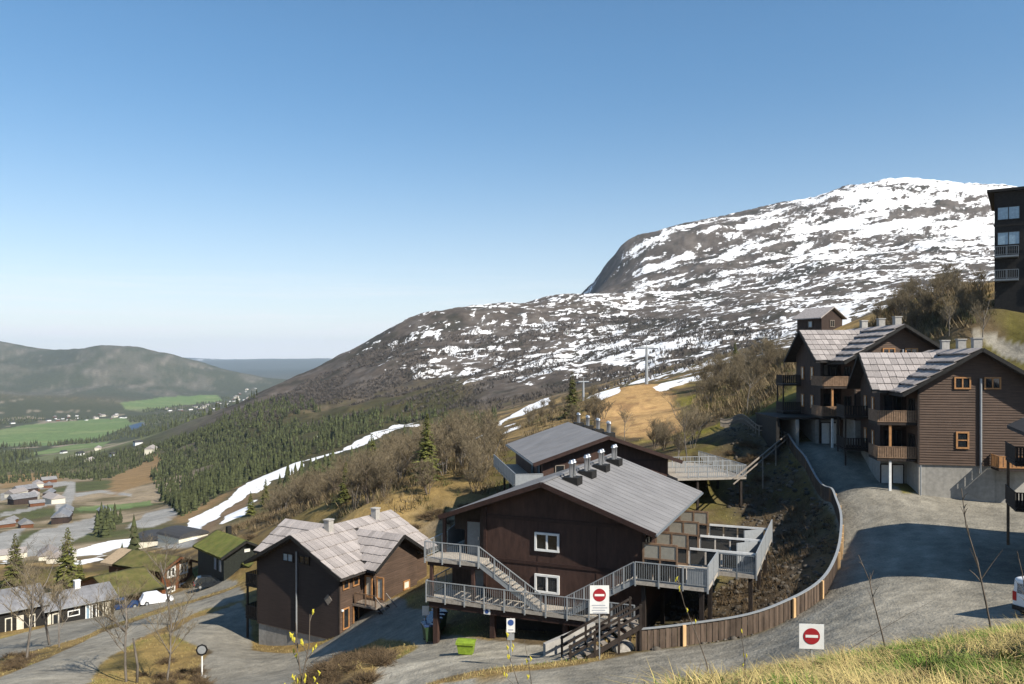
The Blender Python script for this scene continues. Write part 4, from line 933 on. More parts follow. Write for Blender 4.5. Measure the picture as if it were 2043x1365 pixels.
def turf_house():
    # gable towards the yard; ridge runs away to the left
    r = thing('turf_roofed_house', (-49.6+.5*.9, 118-.5*.435, -34.0), math.atan2(.9, .435)+0.0, 'red brown log house with a green turf roof, white framed windows in its gable', 'house')
    r.rotation_euler = (0, 0, math.atan2(.435, -.9) - math.pi/2)   # local +y runs along the ridge, away
    zr, tp, hw = 5.3, .42, 2.75
    simple_gable(r, hw, 11.2, -2, zr, tp, 'log_brown')
    turf_slope(r, 'turf', -1, hw+.7, -.7, 9.6, zr, tp, .3, 1); turf_slope(r, 'turf', 1, hw+.7, -.7, 9.6, zr, tp, .3, 2)
    for s in (-1, 1):
        t = MB().hexa([(0, 9.62, zr-.3), (s*(hw+.7), 9.62, zr-tp*(hw+.7)-.3), (s*(hw+.7), 12.2, zr-tp*(hw+.7)-.3), (0, 12.2, zr-.3), (0, 9.62, zr), (s*(hw+.7), 9.62, zr-tp*(hw+.7)), (s*(hw+.7), 12.2, zr-tp*(hw+.7)), (0, 12.2, zr)]).build('board_roof', 'tan_boards', r)
        MB().bar((0, -.72, zr-.18), (s*(hw+.75), -.72, zr-tp*(hw+.75)-.18), .1, .32).build('bargeboard', 'log_brown', r)
    for x in (-1.15, 1.1): window(r, (x, -.02, 3.25), 0, 1.5, 1.55, 'white', 'glass', 2, 1, .24, .12)
    for x in (-1.3, 1.1): window(r, (x, -.02, .75), 0, 1.6, .85, 'white', 'glass', 2, 1, .2, .12)
    B(-hw-.05, hw+.05, -.25, 0, -2, .12).build('plinth', 'white', r)
    # lower annex with its own turf roof, towards the camera
    a = thing('turf_roofed_annex', (-56.1, 108.0, -33.9), R(-39.3), 'low annex with a long sloping turf roof in front of the log house', 'annex')
    simple_gable(a, 5.3, 6, -3, 5.0, .30, 'log_brown'); turf_slope(a, 'turf', -1, 6.0, -.4, 6.6, 5.0, .30, .3, 5); turf_slope(a, 'turf', 1, 6.3, -.4, 6.6, 5.0, .30, .3, 6)
    window(a, (5.32, 5.0, 1.6), math.pi/2, 1.2, .9, 'white', 'glass', 1, 1, .15)
    # small wing on the other side
    b = thing('turf_roofed_porch', (-46.9, 119.2, -33.9), R(-62), 'small lean-to with a bright green turf roof beside the parked car', 'porch')
    B(-2.0, 2.0, 0, 3, -2, 2.2).build('wall', 'log_brown', b)
    o = turf_slope(b, 'turf_bright', 1, 3.4, -2.4, 2.4, 0, .35, .25, 8); o.rotation_euler = (0, 0, R(-90)); o.location = (0, 3.0, 3.4)
    window(b, (.4, -.02, 1.1), 0, 1.7, 1.3, 'white', 'glass', 2, 1, .2, .12)
    return r
turf_house()
for o in list(COL.objects):      # set the group back beyond the grey-roofed house
    if o.name.startswith('turf_roofed') and o.parent is None: o.location = o.location * 1.12; o.scale = (1.12, 1.12, 1.12)
def dark_house():
    r = thing('dark_turf_house', (-41.7, 125.0, -34.2), math.atan2(.73, -.68) - math.pi/2, 'black stained house with a turf roof beside the shrubs, behind the dark chalet', 'house')
    zr, tp, hw = 6.3, .5, 3.3
    simple_gable(r, hw, 10, -3, zr, tp, 'green_black')
    for s in (-1, 1):
        turf_slope(r, 'turf_bright', s, hw+.75, -.8, 10.4, zr, tp, .3, 11+s)
        MB().bar((0, -.85, zr-.2), (s*(hw+.8), -.85, zr-tp*(hw+.8)-.2), .08, .34).build('bargeboard', 'black_wood', r)
    window(r, (.4, -.02, 4.6), 0, .9, .45, 'white', 'curtain', 1, 1, .08); 
    for y in (1.2, 3.0): window(r, (-hw-.02, y, 2.6), -math.pi/2, .8, 1.8, 'galv_dark', 'glass_sky_painted', 1, 1, .08)
    B(.1, .8, 6.5, 7.2, zr-.6, zr+1.0).build('chimney', 'black_wood', r)
    # porch with a second little gable
    MB().prism_y([(-.2, -3), (3.6, -3), (3.6, 2.6), (1.7, 3.4), (-.2, 2.6)], -2.6, 0).build('porch', 'green_black', r)
    for s in (-1, 1):
        o = turf_slope(r, 'turf_bright', s, 2.3, -3.0, 0, 3.75, .45, .25, 15+s, 'porch_roof'); o.location = (1.7, 0, 0)
    window(r, (1.7, -2.62, .9), 0, 1.0, 1.3, 'galv', 'glass_sky_painted', 1, 1, .1)
dark_house()

def grey_house(loc, yaw, label, L, D, zr, over, wins, chimney=None, name='grey_roofed_house'):
    """long low house: eave side (local -y) towards the road, ridge along x"""
    r = thing(name, loc, yaw, label, 'house', None)
    tp = .42; ze = zr - tp*D/2
    MB().prism_x([(0, -3), (D, -3), (D, ze-.15), (D/2, zr-.15), (0, ze-.15)], 0, L).build('wall', 'black_wood', r)
    for s, y1 in ((-1, -over), (1, D+over)):
        zz = zr - tp*(D/2+over)
        o = MB().hexa([(-over, y1, zz-.13), (L+over, y1, zz-.13), (L+over, D/2, zr-.13), (-over, D/2, zr-.13), (-over, y1, zz), (L+over, y1, zz), (L+over, D/2, zr), (-over, D/2, zr)]).build('roof', 'metal_roof', r)
        x = -over+.6
        while x < L+over:
            MB().bar((x, y1, zz+.01), (x, D/2, zr+.01), .035, .03).build('seam', 'metal_roof', o); x += 1.2
        MB().bar((-over, y1, zz-.08), (L+over, y1, zz-.08), .1, .12).build('gutter', 'galv', r)
    for (x, z, w, h, fm, gm, c) in wins: window(r, (x, -.02, z), 0, w, h, fm, gm, c, 1, .12, .1)
    B(-.1, L+.1, -.12, 0, -3, .25).build('plinth', 'concrete_plain', r)
    if chimney: chimney_block(r, chimney, D/2, zr-.5, zr+.9, .7, 'white')
    return r
YD = R(46)
gh1 = grey_house((-61.0, 105.2, -35.3), YD, 'dark house with grey roof and a row of tall white windows by the yard', 8.4, 6.2, 4.05, .45,
           [(7.5, 1.2, .7, 2.0, 'curtain', 'curtain', 1), (6.6, 1.2, .7, 2.0, 'curtain', 'glass', 1), (5.75, 1.2, .65, 2.0, 'white', 'glass', 1), (4.95, 1.2, .6, 2.0, 'white', 'glass_sky_painted', 1),
            (3.2, 1.5, 1.5, .8, 'white', 'black', 1), (1.0, 1.0, .8, 1.9, 'curtain', 'glass', 1), (-.0+.25, 1.0, .4, 1.9, 'curtain', 'curtain', 1)], 4.6)
B(0, 3.0, -1.6, -.15, .05, .25).build('red_terrace', 'brown_trim', gh1)
grey_house((-67.8, 99.0, -35.2), YD, 'larger dark house with grey sheet roof behind two bare birches', 9.2, 8.0, 5.15, .45,
           [(7.6, 1.2, .7, 2.0, 'curtain', 'glass', 1), (6.2, 1.4, .8, 1.9, 'curtain', 'curtain', 1), (4.9, 1.4, .8, 1.9, 'curtain', 'glass', 1), (2.2, 1.7, 1.2, .8, 'white', 'glass', 2)])
grey_house((-71.0, 91.2, -34.8), YD, 'lowest grey roof cut off by the picture edge, over a black wall', 5.5, 7.0, 4.0, .45, [(2.4, 1.5, 1.0, 1.0, 'white', 'glass', 2)])

def cabin():
    r = thing('cabin', P(1660, 664, 140), R(28), 'small brown cabin with grey roof standing alone on the snowy slope', 'cabin')
    simple_gable(r, 2.6, 5.4, -3, 4.4, .6, 'dark_boards')
    for s in (-1, 1): slope_slab(r, 'roof', 'shake', s, 3.3, -.5, 5.9, 4.55, .6, .18)
    window(r, (0, -.02, 1.6), 0, 1.1, 1.2, 'grey_wood', 'glass', 2, 1); window(r, (-2.62, 2.4, 1.5), -math.pi/2, .9, 1.1, 'grey_wood', 'glass_sky_painted', 1, 1)
    B(-3.4, 3.4, -1.6, -.02, -3, -.1).build('terrace', 'grey_wood', r)
cabin()
def tall_block():
    r = thing('tall_block', P(1984, 602, 90), R(-33), 'tall dark flat-roofed block with windows coloured like reflected blue sky on the slope at the edge', 'apartment block')
    W, D, Hh = 14, 12, 12.2
    B(0, W, 0, D, -5, Hh).build('wall', 'black_wood', r)  # black instead of brown boards: shade put into the wall colour
    B(-.7, W+.7, -.7, D+.7, Hh, Hh+.3).build('roof', 'black_wood', r)
    for k, z in enumerate((9.8, 7.0)): window(r, (1.35, -.02, z), 0, 2.2, 1.5, 'black', 'glass_sky_painted', 2, 1, .08); 
    for z in (9.8, 7.0, 4.2): window(r, (6, -.02, z), 0, 2.2, 1.5, 'black', 'glass_sky_painted', 2, 1, .08)
    for z in (8.5, 5.7): B(-.08, W, -.1, 0, z-.1, z+.1).build('floor_band', 'black_wood', r)
    for z, x in ((4.0, 3.4), (.9, 3.4)): window(r, (x, -.02, z), 0, 1.0, 1.6, 'white', 'curtain', 1, 1, .1)
    for z in (5.0, 2.4):
        b = B(.1, 2.3, -1.3, -.02, z-.2, z).build('balcony', 'galv_dark', r); railing(r, [(.1, -1.25, z), (2.3, -1.25, z)], 1.0, 1.2, 'galv_dark', .2, .03)
tall_block()
# ------------------------------------------------------------------ fence along the bend, signs, bins, cars, lift pylons
def polyline(pts, n):
    """points evenly spaced along a smooth plan curve"""
    pts = [np.array(p, float) for p in pts]; dense = []
    ext = [2*pts[0]-pts[1]] + pts + [2*pts[-1]-pts[-2]]
    for i in range(1, len(ext)-2):
        p0, p1, p2, p3 = ext[i-1:i+3]
        for t in np.linspace(0, 1, 20, endpoint=False):
            dense.append(.5*((2*p1)+(p2-p0)*t+(2*p0-5*p1+4*p2-p3)*t*t+(3*p1-p0-3*p2+p3)*t**3))
    dense.append(pts[-1]); dense = np.array(dense); d = np.r_[0, np.cumsum(np.linalg.norm(np.diff(dense, axis=0), axis=1))]
    s = np.linspace(0, d[-1], n); return np.c_[np.interp(s, d, dense[:, 0]), np.interp(s, d, dense[:, 1])], d[-1]
FENCE_PX = [(1268, 1300), (1335, 1293), (1400, 1284), (1500, 1266), (1560, 1243), (1610, 1215), (1645, 1186), (1666, 1150), (1676, 1110), (1678, 1060), (1668, 1025), (1650, 1000), (1607, 936), (1572, 886)]
FENCE_W = [hit(a, b, 38, 95) for a, b in FENCE_PX]
def bend_fence():
    n = 300; pl, ln = polyline(FENCE_W, n); z = height(pl[:, 0], pl[:, 1])
    z = np.convolve(np.r_[[z[0]]*6, z, [z[-1]]*6], np.ones(13)/13, 'valid')
    r = thing('board_fence', (0, 0, 0), 0, 'long curved dark board fence with pale posts along the gravel road', 'fence')
    m = MB(); tops = []
    rnd = random.Random(4); bd = []
    for k in range(n-1):
        a, b = pl[k], pl[k+1]; c = (a+b)/2; d = (b-a)/np.linalg.norm(b-a); nr = np.array([d[1], -d[0]]); w = np.linalg.norm(b-a)*.46
        off = (.03 if k % 2 else 0.0); h = 1.12 + rnd.uniform(-.012, .012); q = c - nr*off; e = d*w; t = nr*.012; z0 = z[k]-.5; z1 = z[k]+h
        P4 = [q-e-t, q+e-t, q+e+t, q-e+t]
        mm = MB().hexa([(*p, z0) for p in P4] + [(*p, z1) for p in P4]); bd.append((mm, k))
    for mm, k in bd: mm.build('board', 'fence_wood', r)
    for s in range(0, n-1, 10):
        e = min(s+10, n-1); mm = MB()
        for k in range(s, e): mm.bar((*pl[k], z[k]+1.16), (*pl[k+1], z[k+1]+1.16), .16, .06)
        mm.build('cap_rail', 'galv', r)
    # squared posts stand on the road side
    for f in (.055, .19, .245, .345, .385, .41, .43, .465, .56, .62, .68, .74, .79, .84, .89, .94, .985):
        k = int(f*(n-1)); d = pl[min(k+1, n-1)]-pl[k-1]; d = d/np.linalg.norm(d); nr = np.array([d[1], -d[0]])
        c = pl[k] + nr*.1; o = B(-.09, .09, -.07, .07, -.6, 1.14).build('post', 'fresh_wood', r); o.location = (*c, z[k]); o.rotation_euler = (0, 0, math.atan2(d[1], d[0]))
    return pl, z
bend_fence()
def picket_fence():
    pl, ln = polyline([hit(1572, 884, 60, 110), hit(1540, 868, 60, 110), hit(1500, 858, 60, 115), hit(1438, 850, 60, 120)], 34); z = height(pl[:, 0], pl[:, 1])
    r = thing('picket_fence', (0, 0, 0), 0, 'low grey wooden rail fence curving away behind the bank above the rear lodge', 'fence')
    m = MB()
    for k in range(33):
        for h in (.95, .5): m.bar((*pl[k], z[k]+h), (*pl[k+1], z[k+1]+h), .06, .1)
    m.build('rail', 'grey_wood', r)
    me = B(-.06, .06, -.05, .05, -.4, 1.05).mesh('post'); me.materials.append(MATS['grey_wood'])
    for k in range(0, 34, 1): link('post', me, r).location = (*pl[k], z[k])
    a = np.array(hit(1572, 884, 60, 110)); b = P(1463, 956, 70); q = thing('handrail', (0, 0, 0), 0, 'long straight wooden handrail sloping from the fence end down to the rear lodge', 'handrail')
    za = H(*a)+1.0; A_ = Vector((a[0], a[1], za)); 
    MB().bar(A_, b, .09, .12).bar(A_-Vector((0, 0, .45)), b-Vector((0, 0, .45)), .07, .1).build('rail', 'grey_wood', q)
    for f in (.02, .25, .5):
        p = A_.lerp(b, f); zz = min(H(p.x, p.y)-.3, p.z-.8); B(p.x-.05, p.x+.05, p.y-.05, p.y+.05, zz, p.z).build('post', 'grey_wood', q)
picket_fence()

def disc(parent, name, mt, r, y, x=0, z=0, n=24, th=.006):
    o = MB().lathe([(.0005, 0), (r, 0), (r, th), (.0005, th)], n).build(name, mt, parent)
    o.matrix_basis = Matrix.Translation((x, y, z)) @ Matrix.Rotation(R(90), 4, 'X'); return o
def no_entry(name, px, py_base, Y, top_py, w, label, lines=0, hplate=None, post='galv', yaw=0):
    base = P(px, py_base, Y); gz = H(base.x, base.y); top = -(top_py-HY)*Y/FPX
    r = thing(name, (base.x, base.y, gz), yaw, label, 'sign')
    h = top - gz; hp = hplate or w
    MB().tube([(0, .04, -.4), (0, .04, h-.02)], .035, 8).build('post', post, r)
    B(-w/2, w/2, -.012, .0, h-hp, h).build('plate', 'white', r)
    disc(r, 'red_disc', 'sign_red', w*.335, -.0165, 0, h-w*.5); B(-w*.25, w*.25, -.028, -.0245, h-w*.5-w*.055, h-w*.5+w*.055).build('bar', 'white', r)
    for k in range(lines): B(-w*(.4 - .06*(k % 2)), w*(.4-.1*((k+1) % 2)), -.016, -.0125, h-w*(1.03+.13*k)-.022, h-w*(1.03+.13*k)+.022).build('text_line', 'sign_grey', r)
    return r
no_entry('no_entry_sign', 1196, 1303, 41.5, 1168, 1.0, 'tall white no entry sign with small print standing before the right stairs', 4, 1.46)
no_entry('no_entry_sign', 1619, 1340, 20.0, 1245, .60, 'small square no entry sign poking up above the grass bank', 0, .62, yaw=R(-6))
def plate_sign(px, py_base, Y, top_py, w, h, label, symbol=None, post='galv', extra=False):
    base = P(px, py_base, Y); gz = H(base.x, base.y); t = -(top_py-HY)*Y/FPX - gz
    r = thing('post_sign', (base.x, base.y, gz), 0, label, 'sign')
    MB().tube([(0, .03, -.4), (0, .03, t)], .04, 8).build('post', post, r)
    B(-w/2, w/2, -.014, -.002, t-h, t).build('plate', 'white', r)
    if symbol: disc(r, 'symbol', symbol, w*.36, -.018, 0, t-w*.48); B(-w*.3, w*.3, -.018, -.0145, t-h+.1, t-h+.16).build('text_line', 'sign_grey', r)
    if extra: B(-w*.42, w*.42, -.014, -.002, t-h-.4, t-h-.05).build('lower_plate', 'galv', r)
    return r
plate_sign(1019, 1313, 41.5, 1234, .44, .72, 'white post sign with a blue round symbol at the edge of the parking', 'sign_blue', extra=True)
plate_sign(849, 1274, 53.0, 1209, .44, .62, 'blank white plate on a wooden post by the corner of the galleries', None, 'grey_wood')
def mirror_sign():
    b = hit(403, 1352, 40, 80); z = H(*b); r = thing('traffic_mirror', (b[0], b[1], z), R(10), 'round traffic mirror with black surround on a white post in the dry grass', 'mirror')
    MB().tube([(0, 0, -.4), (0, 0, 2.0)], .06, 8).build('post', 'white', r)
    o = disc(r, 'surround', 'black', .42, -.04, 0, 2.0, 8, .05); disc(r, 'mirror_glass', 'galv', .29, -.1, 0, 2.02, 20, .01)
    B(-.3, .3, -.3, .3, -.3, .06).build('footing', 'concrete_plain', r)
mirror_sign()

def wheelie(loc, yaw, label, body, lid, w=1.2, d=.8, h=.95, group=None):
    r = thing('waste_bin', loc, yaw, label, 'bin', group)
    MB().hexa([(-w*.40, -d*.36, .12), (w*.40, -d*.36, .12), (w*.40, d*.36, .12), (-w*.40, d*.36, .12), (-w*.5, -d*.5, h), (w*.5, -d*.5, h), (w*.5, d*.5, h), (-w*.5, d*.5, h)]).build('body', body, r)
    m = MB(); m.prism_x([(-d*.55, h), (d*.55, h), (d*.5, h+.07), (0, h+.13), (-d*.5, h+.07)], -w*.53, w*.53); m.build('lid', lid, r)
    B(-w*.54, w*.54, -d*.56, -d*.5, h-.1, h-.01).build('rim', body, r)
    for x in (-w*.34, w*.34):
        for y in (-d*.3, d*.3):
            q = MB().lathe([(.001, -.03), (.075, -.03), (.075, .03), (.001, .03)], 12).build('wheel', 'rubber', r); q.matrix_basis = Matrix.Translation((x, y, .075)) @ Matrix.Rotation(R(90), 4, 'Y')
    return r
def gz(px, py, y0=38, y1=120): a = hit(px, py, y0, y1); return Vector((a[0], a[1], H(*a)))
wheelie(gz(930, 1306), R(-10), 'lime green wheeled waste container on the parking', 'lime', 'lime', 1.0, .68, .78)
for k in range(5):
    p = gz(857+k*5, 1281-k*7.0, 38, 80)
    wheelie(p, R(-70), ['dark green waste bin with blue lid nearest the wooden post', 'second dark green bin with blue lid under the galleries', 'third dark green bin with blue lid under the galleries', 'fourth dark green bin with blue lid under the galleries', 'dark green bin with blue lid deepest in the shade under the galleries'][k], 'dark_green', 'car_blue', 1.0, .85, 1.1, 'bins under the galleries')

def ramp_and_steps():
    a = gz(1086, 1308); b = gz(1185, 1285); r = thing('ramp_wall', a, 0, 'pale sloping concrete side wall beside the timber steps', 'wall')
    d = b - a; n = Vector((-d.y, d.x, 0)).normalized()*.14
    top0 = Vector((0, 0, .75)); top1 = Vector((d.x, d.y, 1.35+d.z*.0)); 
    MB().hexa([(-n.x, -n.y, -1), (d.x-n.x, d.y-n.y, -1), (d.x+n.x, d.y+n.y, -1), (n.x, n.y, -1), (-n.x, -n.y, .75), (d.x-n.x, d.y-n.y, 1.45), (d.x+n.x, d.y+n.y, 1.45), (n.x, n.y, .75)]).build('wall_slab', 'concrete_plain', r)
    q = thing('timber_steps', gz(1120, 1312), 0, 'weathered timber steps with dark rails climbing towards the end of the board fence', 'steps')
    o = q.location; e = gz(1262, 1292) - o; e.z = 0; f = Vector((e.y, -e.x, 0)).normalized()
    for k in range(9):
        t = (k+.5)/9; c = e*t; z = t*1.9
        MB().bar(c - f*.1 + Vector((0, 0, z)), c + f*1.2 + Vector((0, 0, z)), .34, .09).build('step', 'grey_wood', q)
    for s in (-.15, 1.25):
        MB().bar(Vector(f*s) + Vector((0, 0, -.15)), Vector(e + f*s) + Vector((0, 0, 1.8)), .08, .25).build('stringer', 'dark_wood', q)
        for hh in (.55, 1.0): MB().bar(Vector(f*s) + Vector((0, 0, hh)), Vector(e + f*s) + Vector((0, 0, 1.9+hh)), .07, .12).build('rail', 'dark_wood', q)
        for t in (.02, .35, .68, .98): c = e*t + f*s; B(c.x-.06, c.x+.06, c.y-.06, c.y+.06, -.5, t*1.9+1.1).build('post', 'dark_wood', q)
    m = MB(); rnd = random.Random(2)
ramp_and_steps()

def rock(name, loc, s, seed, mt, label=None, group=None):
    rnd = random.Random(seed); bm = bmesh.new(); bmesh.ops.create_icosphere(bm, subdivisions=2, radius=1)
    off = rnd.uniform(0, 50)
    for v in bm.verts:
        f = 1 + .35*(float(vnoise(np.array([v.co.x*1.7+off]), np.array([v.co.y*1.7+v.co.z*2.1]), 3)[0])-.5); v.co = Vector((v.co.x*s[0]*f, v.co.y*s[1]*f, v.co.z*s[2]*f))
    me = bpy.data.meshes.new(name); bm.to_mesh(me); bm.free(); me.materials.append(MATS[mt]); o = link(name, me); o.location = loc; o.rotation_euler = (0, 0, rnd.uniform(0, 6))
    if label: tag(o, label, 'rock', group)
    return o
mat('stone', (.30, .28, .25), .95, .2, 4, bump=.5, bscale=6)
rock('boulder', gz(1243, 1296) + Vector((0, 0, .1)), (.9, .6, .35), 5, 'stone', 'pale flat boulder lying at the foot of the board fence')

def car(loc, yaw, label, paint, tarp=False, suv=False, name='parked_car'):
    r = thing(name, loc, yaw, label, 'car'); L, W = 4.5, 1.8
    hb, hr = (1.0, 1.72) if suv else (.92, 1.46)
    def hull(secs, nm, mt):   # sections: x, half width, z0, z1
        m = MB()
        for a, b in zip(secs[:-1], secs[1:]):
            m.hexa([(a[0], -a[1], a[2]), (b[0], -b[1], b[2]), (b[0], b[1], b[2]), (a[0], a[1], a[2]), (a[0], -a[1]*a[4], a[3]), (b[0], -b[1]*b[4], b[3]), (b[0], b[1]*b[4], b[3]), (a[0], a[1]*a[4], a[3])])
        return m.build(nm, mt, r)
    hull([(-2.25, .78, .38, .72, .95), (-2.1, .86, .3, hb-.05, .95), (-1.2, .9, .25, hb, .96), (1.0, .9, .25, hb-.02, .96), (1.75, .87, .28, hb-.14, .94), (2.15, .80, .32, .66, .9), (2.25, .7, .36, .56, .9)], 'body', 'tarp' if tarp else paint)
    hull([(-2.05, .82, hb-.06, hb, .9), (-1.75, .82, hb-.04, hr-.08, .82), (-1.2, .82, hb-.02, hr, .80), (.15, .82, hb-.02, hr-.03, .80), (.95, .84, hb-.03, hb+.02, .9)], 'cabin', 'tarp' if tarp else 'car_glass')
    if not tarp:
        hull([(-1.72, .69, hr-.10, hr-.03, .95), (-1.2, .70, hr-.02, hr+.03, .95), (.12, .70, hr-.04, hr, .95), (.3, .68, hr-.12, hr-.08, .95)], 'roof', paint)
        for x in (-.55, .25):
            for s in (-1, 1): MB().bar((x, s*.86, hb-.02), (x-.05, s*.68, hr-.02), .06, .05).build('pillar', paint, r)
        for s in (-1, 1):
            B(-2.27, -2.2, s*.7-.12, s*.7+.12, .62, .8).build('tail_light', 'tail_red', r); B(2.17, 2.24, s*.55-.16, s*.55+.16, .55, .68).build('headlight', 'white', r); B(.62, .8, s*.98-.09, s*.98+.09, hb-.02, hb+.12).build('mirror', paint, r)
        B(-2.29, -2.24, -.26, .26, .5, .62).build('number_plate', 'white', r)
    for x in (-1.4, 1.4):
        for s in (-1, 1):
            w = MB().lathe([(.001, -.1), (.2, -.1), (.31, -.09), (.33, -.06), (.33, .06), (.31, .09), (.2, .1), (.001, .1)], 18).build('wheel', 'rubber', r); w.matrix_basis = Matrix.Translation((x, s*.82, .33)) @ Matrix.Rotation(R(90), 4, 'X')
            h = MB().lathe([(.001, -.012), (.19, -.012), (.19, .012), (.001, .012)], 14).build('rim', 'galv', w); h.location = (0, 0, -s*.1)
    return r
car(gz(418, 1171, 90, 140), R(25), 'black estate car parked beside the turf-roofed porch', 'car_dark', suv=True)
car(gz(312, 1203, 80, 140), R(33), 'car wrapped in a white tarpaulin in front of the turf-roofed houses', 'white', tarp=True, suv=True, name='covered_car')
car(gz(246, 1214, 80, 140), R(33), 'dark blue car half hidden between the annex and the covered car', 'car_blue')
def van(loc, yaw):
    r = thing('parked_van', loc, yaw, 'white van at the picture edge behind the grass bank', 'van')
    bm = bmesh.new(); bmesh.ops.create_cube(bm, size=1)
    for v in bm.verts: v.co = Vector((v.co.x*4.6, v.co.y*1.85*(1 if v.co.z < 0 else .86), (v.co.z+.5)*1.5+.35))
    bmesh.ops.bevel(bm, geom=bm.edges[:], offset=.22, segments=4, affect='EDGES', profile=.6)
    me = bpy.data.meshes.new('body'); bm.to_mesh(me); bm.free(); me.polygons.foreach_set('use_smooth', [True]*len(me.polygons)); me.materials.append(MATS['car_white']); link('body', me, r)
    for s in (-1, 1):
        B(-1.9, 1.9, s*.885-.012, s*.885+.012, 1.12, 1.55).build('side_window', 'car_glass', r)
        for x in (-1.45, 1.45):
            w = MB().lathe([(.001, -.1), (.2, -.1), (.31, -.09), (.33, -.06), (.33, .06), (.31, .09), (.2, .1), (.001, .1)], 18).build('wheel', 'rubber', r); w.matrix_basis = Matrix.Translation((x, s*.82, .33)) @ Matrix.Rotation(R(90), 4, 'X')
        B(-2.315, -2.27, s*.72-.09, s*.72+.09, .8, 1.2).build('tail_light', 'tail_red', r)
    B(-2.30, -2.25, -.6, .6, 1.15, 1.6).build('rear_window', 'car_glass', r); B(-2.36, -2.28, -.8, .8, .4, .6).build('bumper', 'black', r)
_wc = P(2030, 1235, 36.0); van((_wc.x+2.15, _wc.y, H(_wc.x, _wc.y)-.05), R(22))

def pylon(px, py0, py1, Y, label):
    b = P(px, py0, Y); h = (py0-py1)*Y/FPX
    b.z = H(b.x, b.y); r = thing('lift_pylon', b, R(35), label, 'pylon', 'ski lift pylons')
    MB().tube([(0, 0, -2), (0, 0, h)], [.42, .28], 10).build('mast', 'galv', r)
    MB().bar((-2.2, 0, h-.1), (2.2, 0, h-.1), .35, .3).build('crossarm', 'galv', r)
    for s in (-1, 1):
        MB().bar((s*2.1, -1.6, h-.45), (s*2.1, 1.6, h-.45), .12, .22).build('sheave_beam', 'galv_dark', r)
    MB().bar((0, 0, h), (0, 0, h+1.2), .12).bar((-.9, 0, h+1.2), (.9, 0, h+1.2), .1).build('work_frame', 'galv', r)
    return r
pylon(1290, 765, 690, 188, 'grey ski lift pylon rising from the top of the orange earth slope')
pylon(1164, 786, 738, 262, 'grey ski lift pylon beside the snow strip, lower than its neighbour')
pylon(1523, 690, 645, 210, 'ski lift pylon standing above the mossy bank near the spruce')
# ------------------------------------------------------------------ trees, shrubs, grass
mat('birch_bark', (.18, .158, .135), .9, .25, 3, (1, 1, .4), rnd=.12)
mat('birch_dark', (.14, .11, .085), .9, .25, 3)
mat('twig', (.20, .16, .10), .9, .2, 3, rnd=.2)
mat('twig_grey', (.13, .112, .098), .9, .2, 3, island=.35)
mat('bud', (.30, .29, .045), .8, .2, rnd=.15)
mat('needles', (.048, .056, .02), .9, .3, 1.5, rnd=.3, island=.35)
mat('needles_near', (.10, .105, .024), .9, .3, 1.2, rnd=.2, island=.35)
mat('spruce_far', (.048, .056, .021), .95, .2, .4, island=.6)
mat('spruce_bark', (.07, .055, .045), .95)
mat('heather', (.115, .08, .045), .95, .25, 2, island=.4)
mat('catkin', (.55, .47, .05), .8, .1)

def ribbon(m, pts, w0, w1):
    """three-sided tapered twig"""
    n = len(pts); m.tube(pts, [w0 + (w1-w0)*k/(n-1) for k in range(n)], 3, False)
def grow(rnd, base, d, ln, rad, depth, wood, fine, spread=.6, droop=0.0, maxd=4):
    n = 4 if depth < 2 else 3; pts = [Vector(base)]; dd = d.copy()
    for k in range(n):
        dd = (dd + Vector((rnd.uniform(-1, 1), rnd.uniform(-1, 1), rnd.uniform(-.6, .8)))*.13 + Vector((0, 0, .05 - droop))).normalized(); pts.append(pts[-1] + dd*ln/n)
    r1 = rad*.55
    if depth <= 1: wood.tube(pts, [rad + (r1-rad)*k/n for k in range(n+1)], 5, False)
    else: ribbon(fine, pts, rad, max(.006, rad*.4))
    if depth >= maxd: return
    nb = [7, 6, 5, 4][min(depth, 3)]
    for k in range(nb):
        f = rnd.uniform(.3 if depth == 0 else .15, 1.0); i = min(n-1, int(f*n)); q = pts[i].lerp(pts[i+1], f*n-i)
        a = rnd.uniform(0, 2*math.pi); side = Vector((math.cos(a), math.sin(a), rnd.uniform(.1, .7)))
        nd = (dd*(1-spread) + side*spread).normalized()
        grow(rnd, q, nd, ln*rnd.uniform(.38, .62), max(.007, rad*rnd.uniform(.35, .5)), depth+1, wood, fine, spread, droop, maxd)
def birch_proto(seed, h, stems=1, lean=.08, rad=.10):
    rnd = random.Random(seed); wood, fine = MB(), MB()
    for s in range(stems):
        a = rnd.uniform(0, 6.28); l = lean if stems == 1 else rnd.uniform(.12, .42)
        d = Vector((math.cos(a)*l, math.sin(a)*l, 1)).normalized(); hh = h*rnd.uniform(.75, 1.0) if stems > 1 else h
        grow(rnd, Vector((math.cos(a)*.12*(stems > 1), math.sin(a)*.12*(stems > 1), -.3)), d, hh*.62, rad*(1 if stems == 1 else rnd.uniform(.55, .9)), 0, wood, fine, .55)
        # leader: continue the stem upwards
    return wood, fine
def make_birch(seed, h, stems, rad, bark='birch_bark', twig='twig'):
    w, f = birch_proto(seed, h, stems, .08, rad)
    wm = w.mesh('trunk', True); wm.materials.append(MATS[bark]); fm = f.mesh('crown'); fm.materials.append(MATS[twig]); return wm, fm
def put_tree(name, meshes, loc, sc, rz, label, cat, group):
    r = thing(name, loc, rz, label, cat, group); r.scale = (sc, sc, sc)
    link('trunk', meshes[0], r); link('crown', meshes[1], r); return r
TALL = [make_birch(100+k, 9, 1, .095) for k in range(4)]
BUSHY = [make_birch(200+k, 5.5, 3+k % 3, .09, ['birch_bark', 'birch_dark'][k % 2]) for k in range(6)]

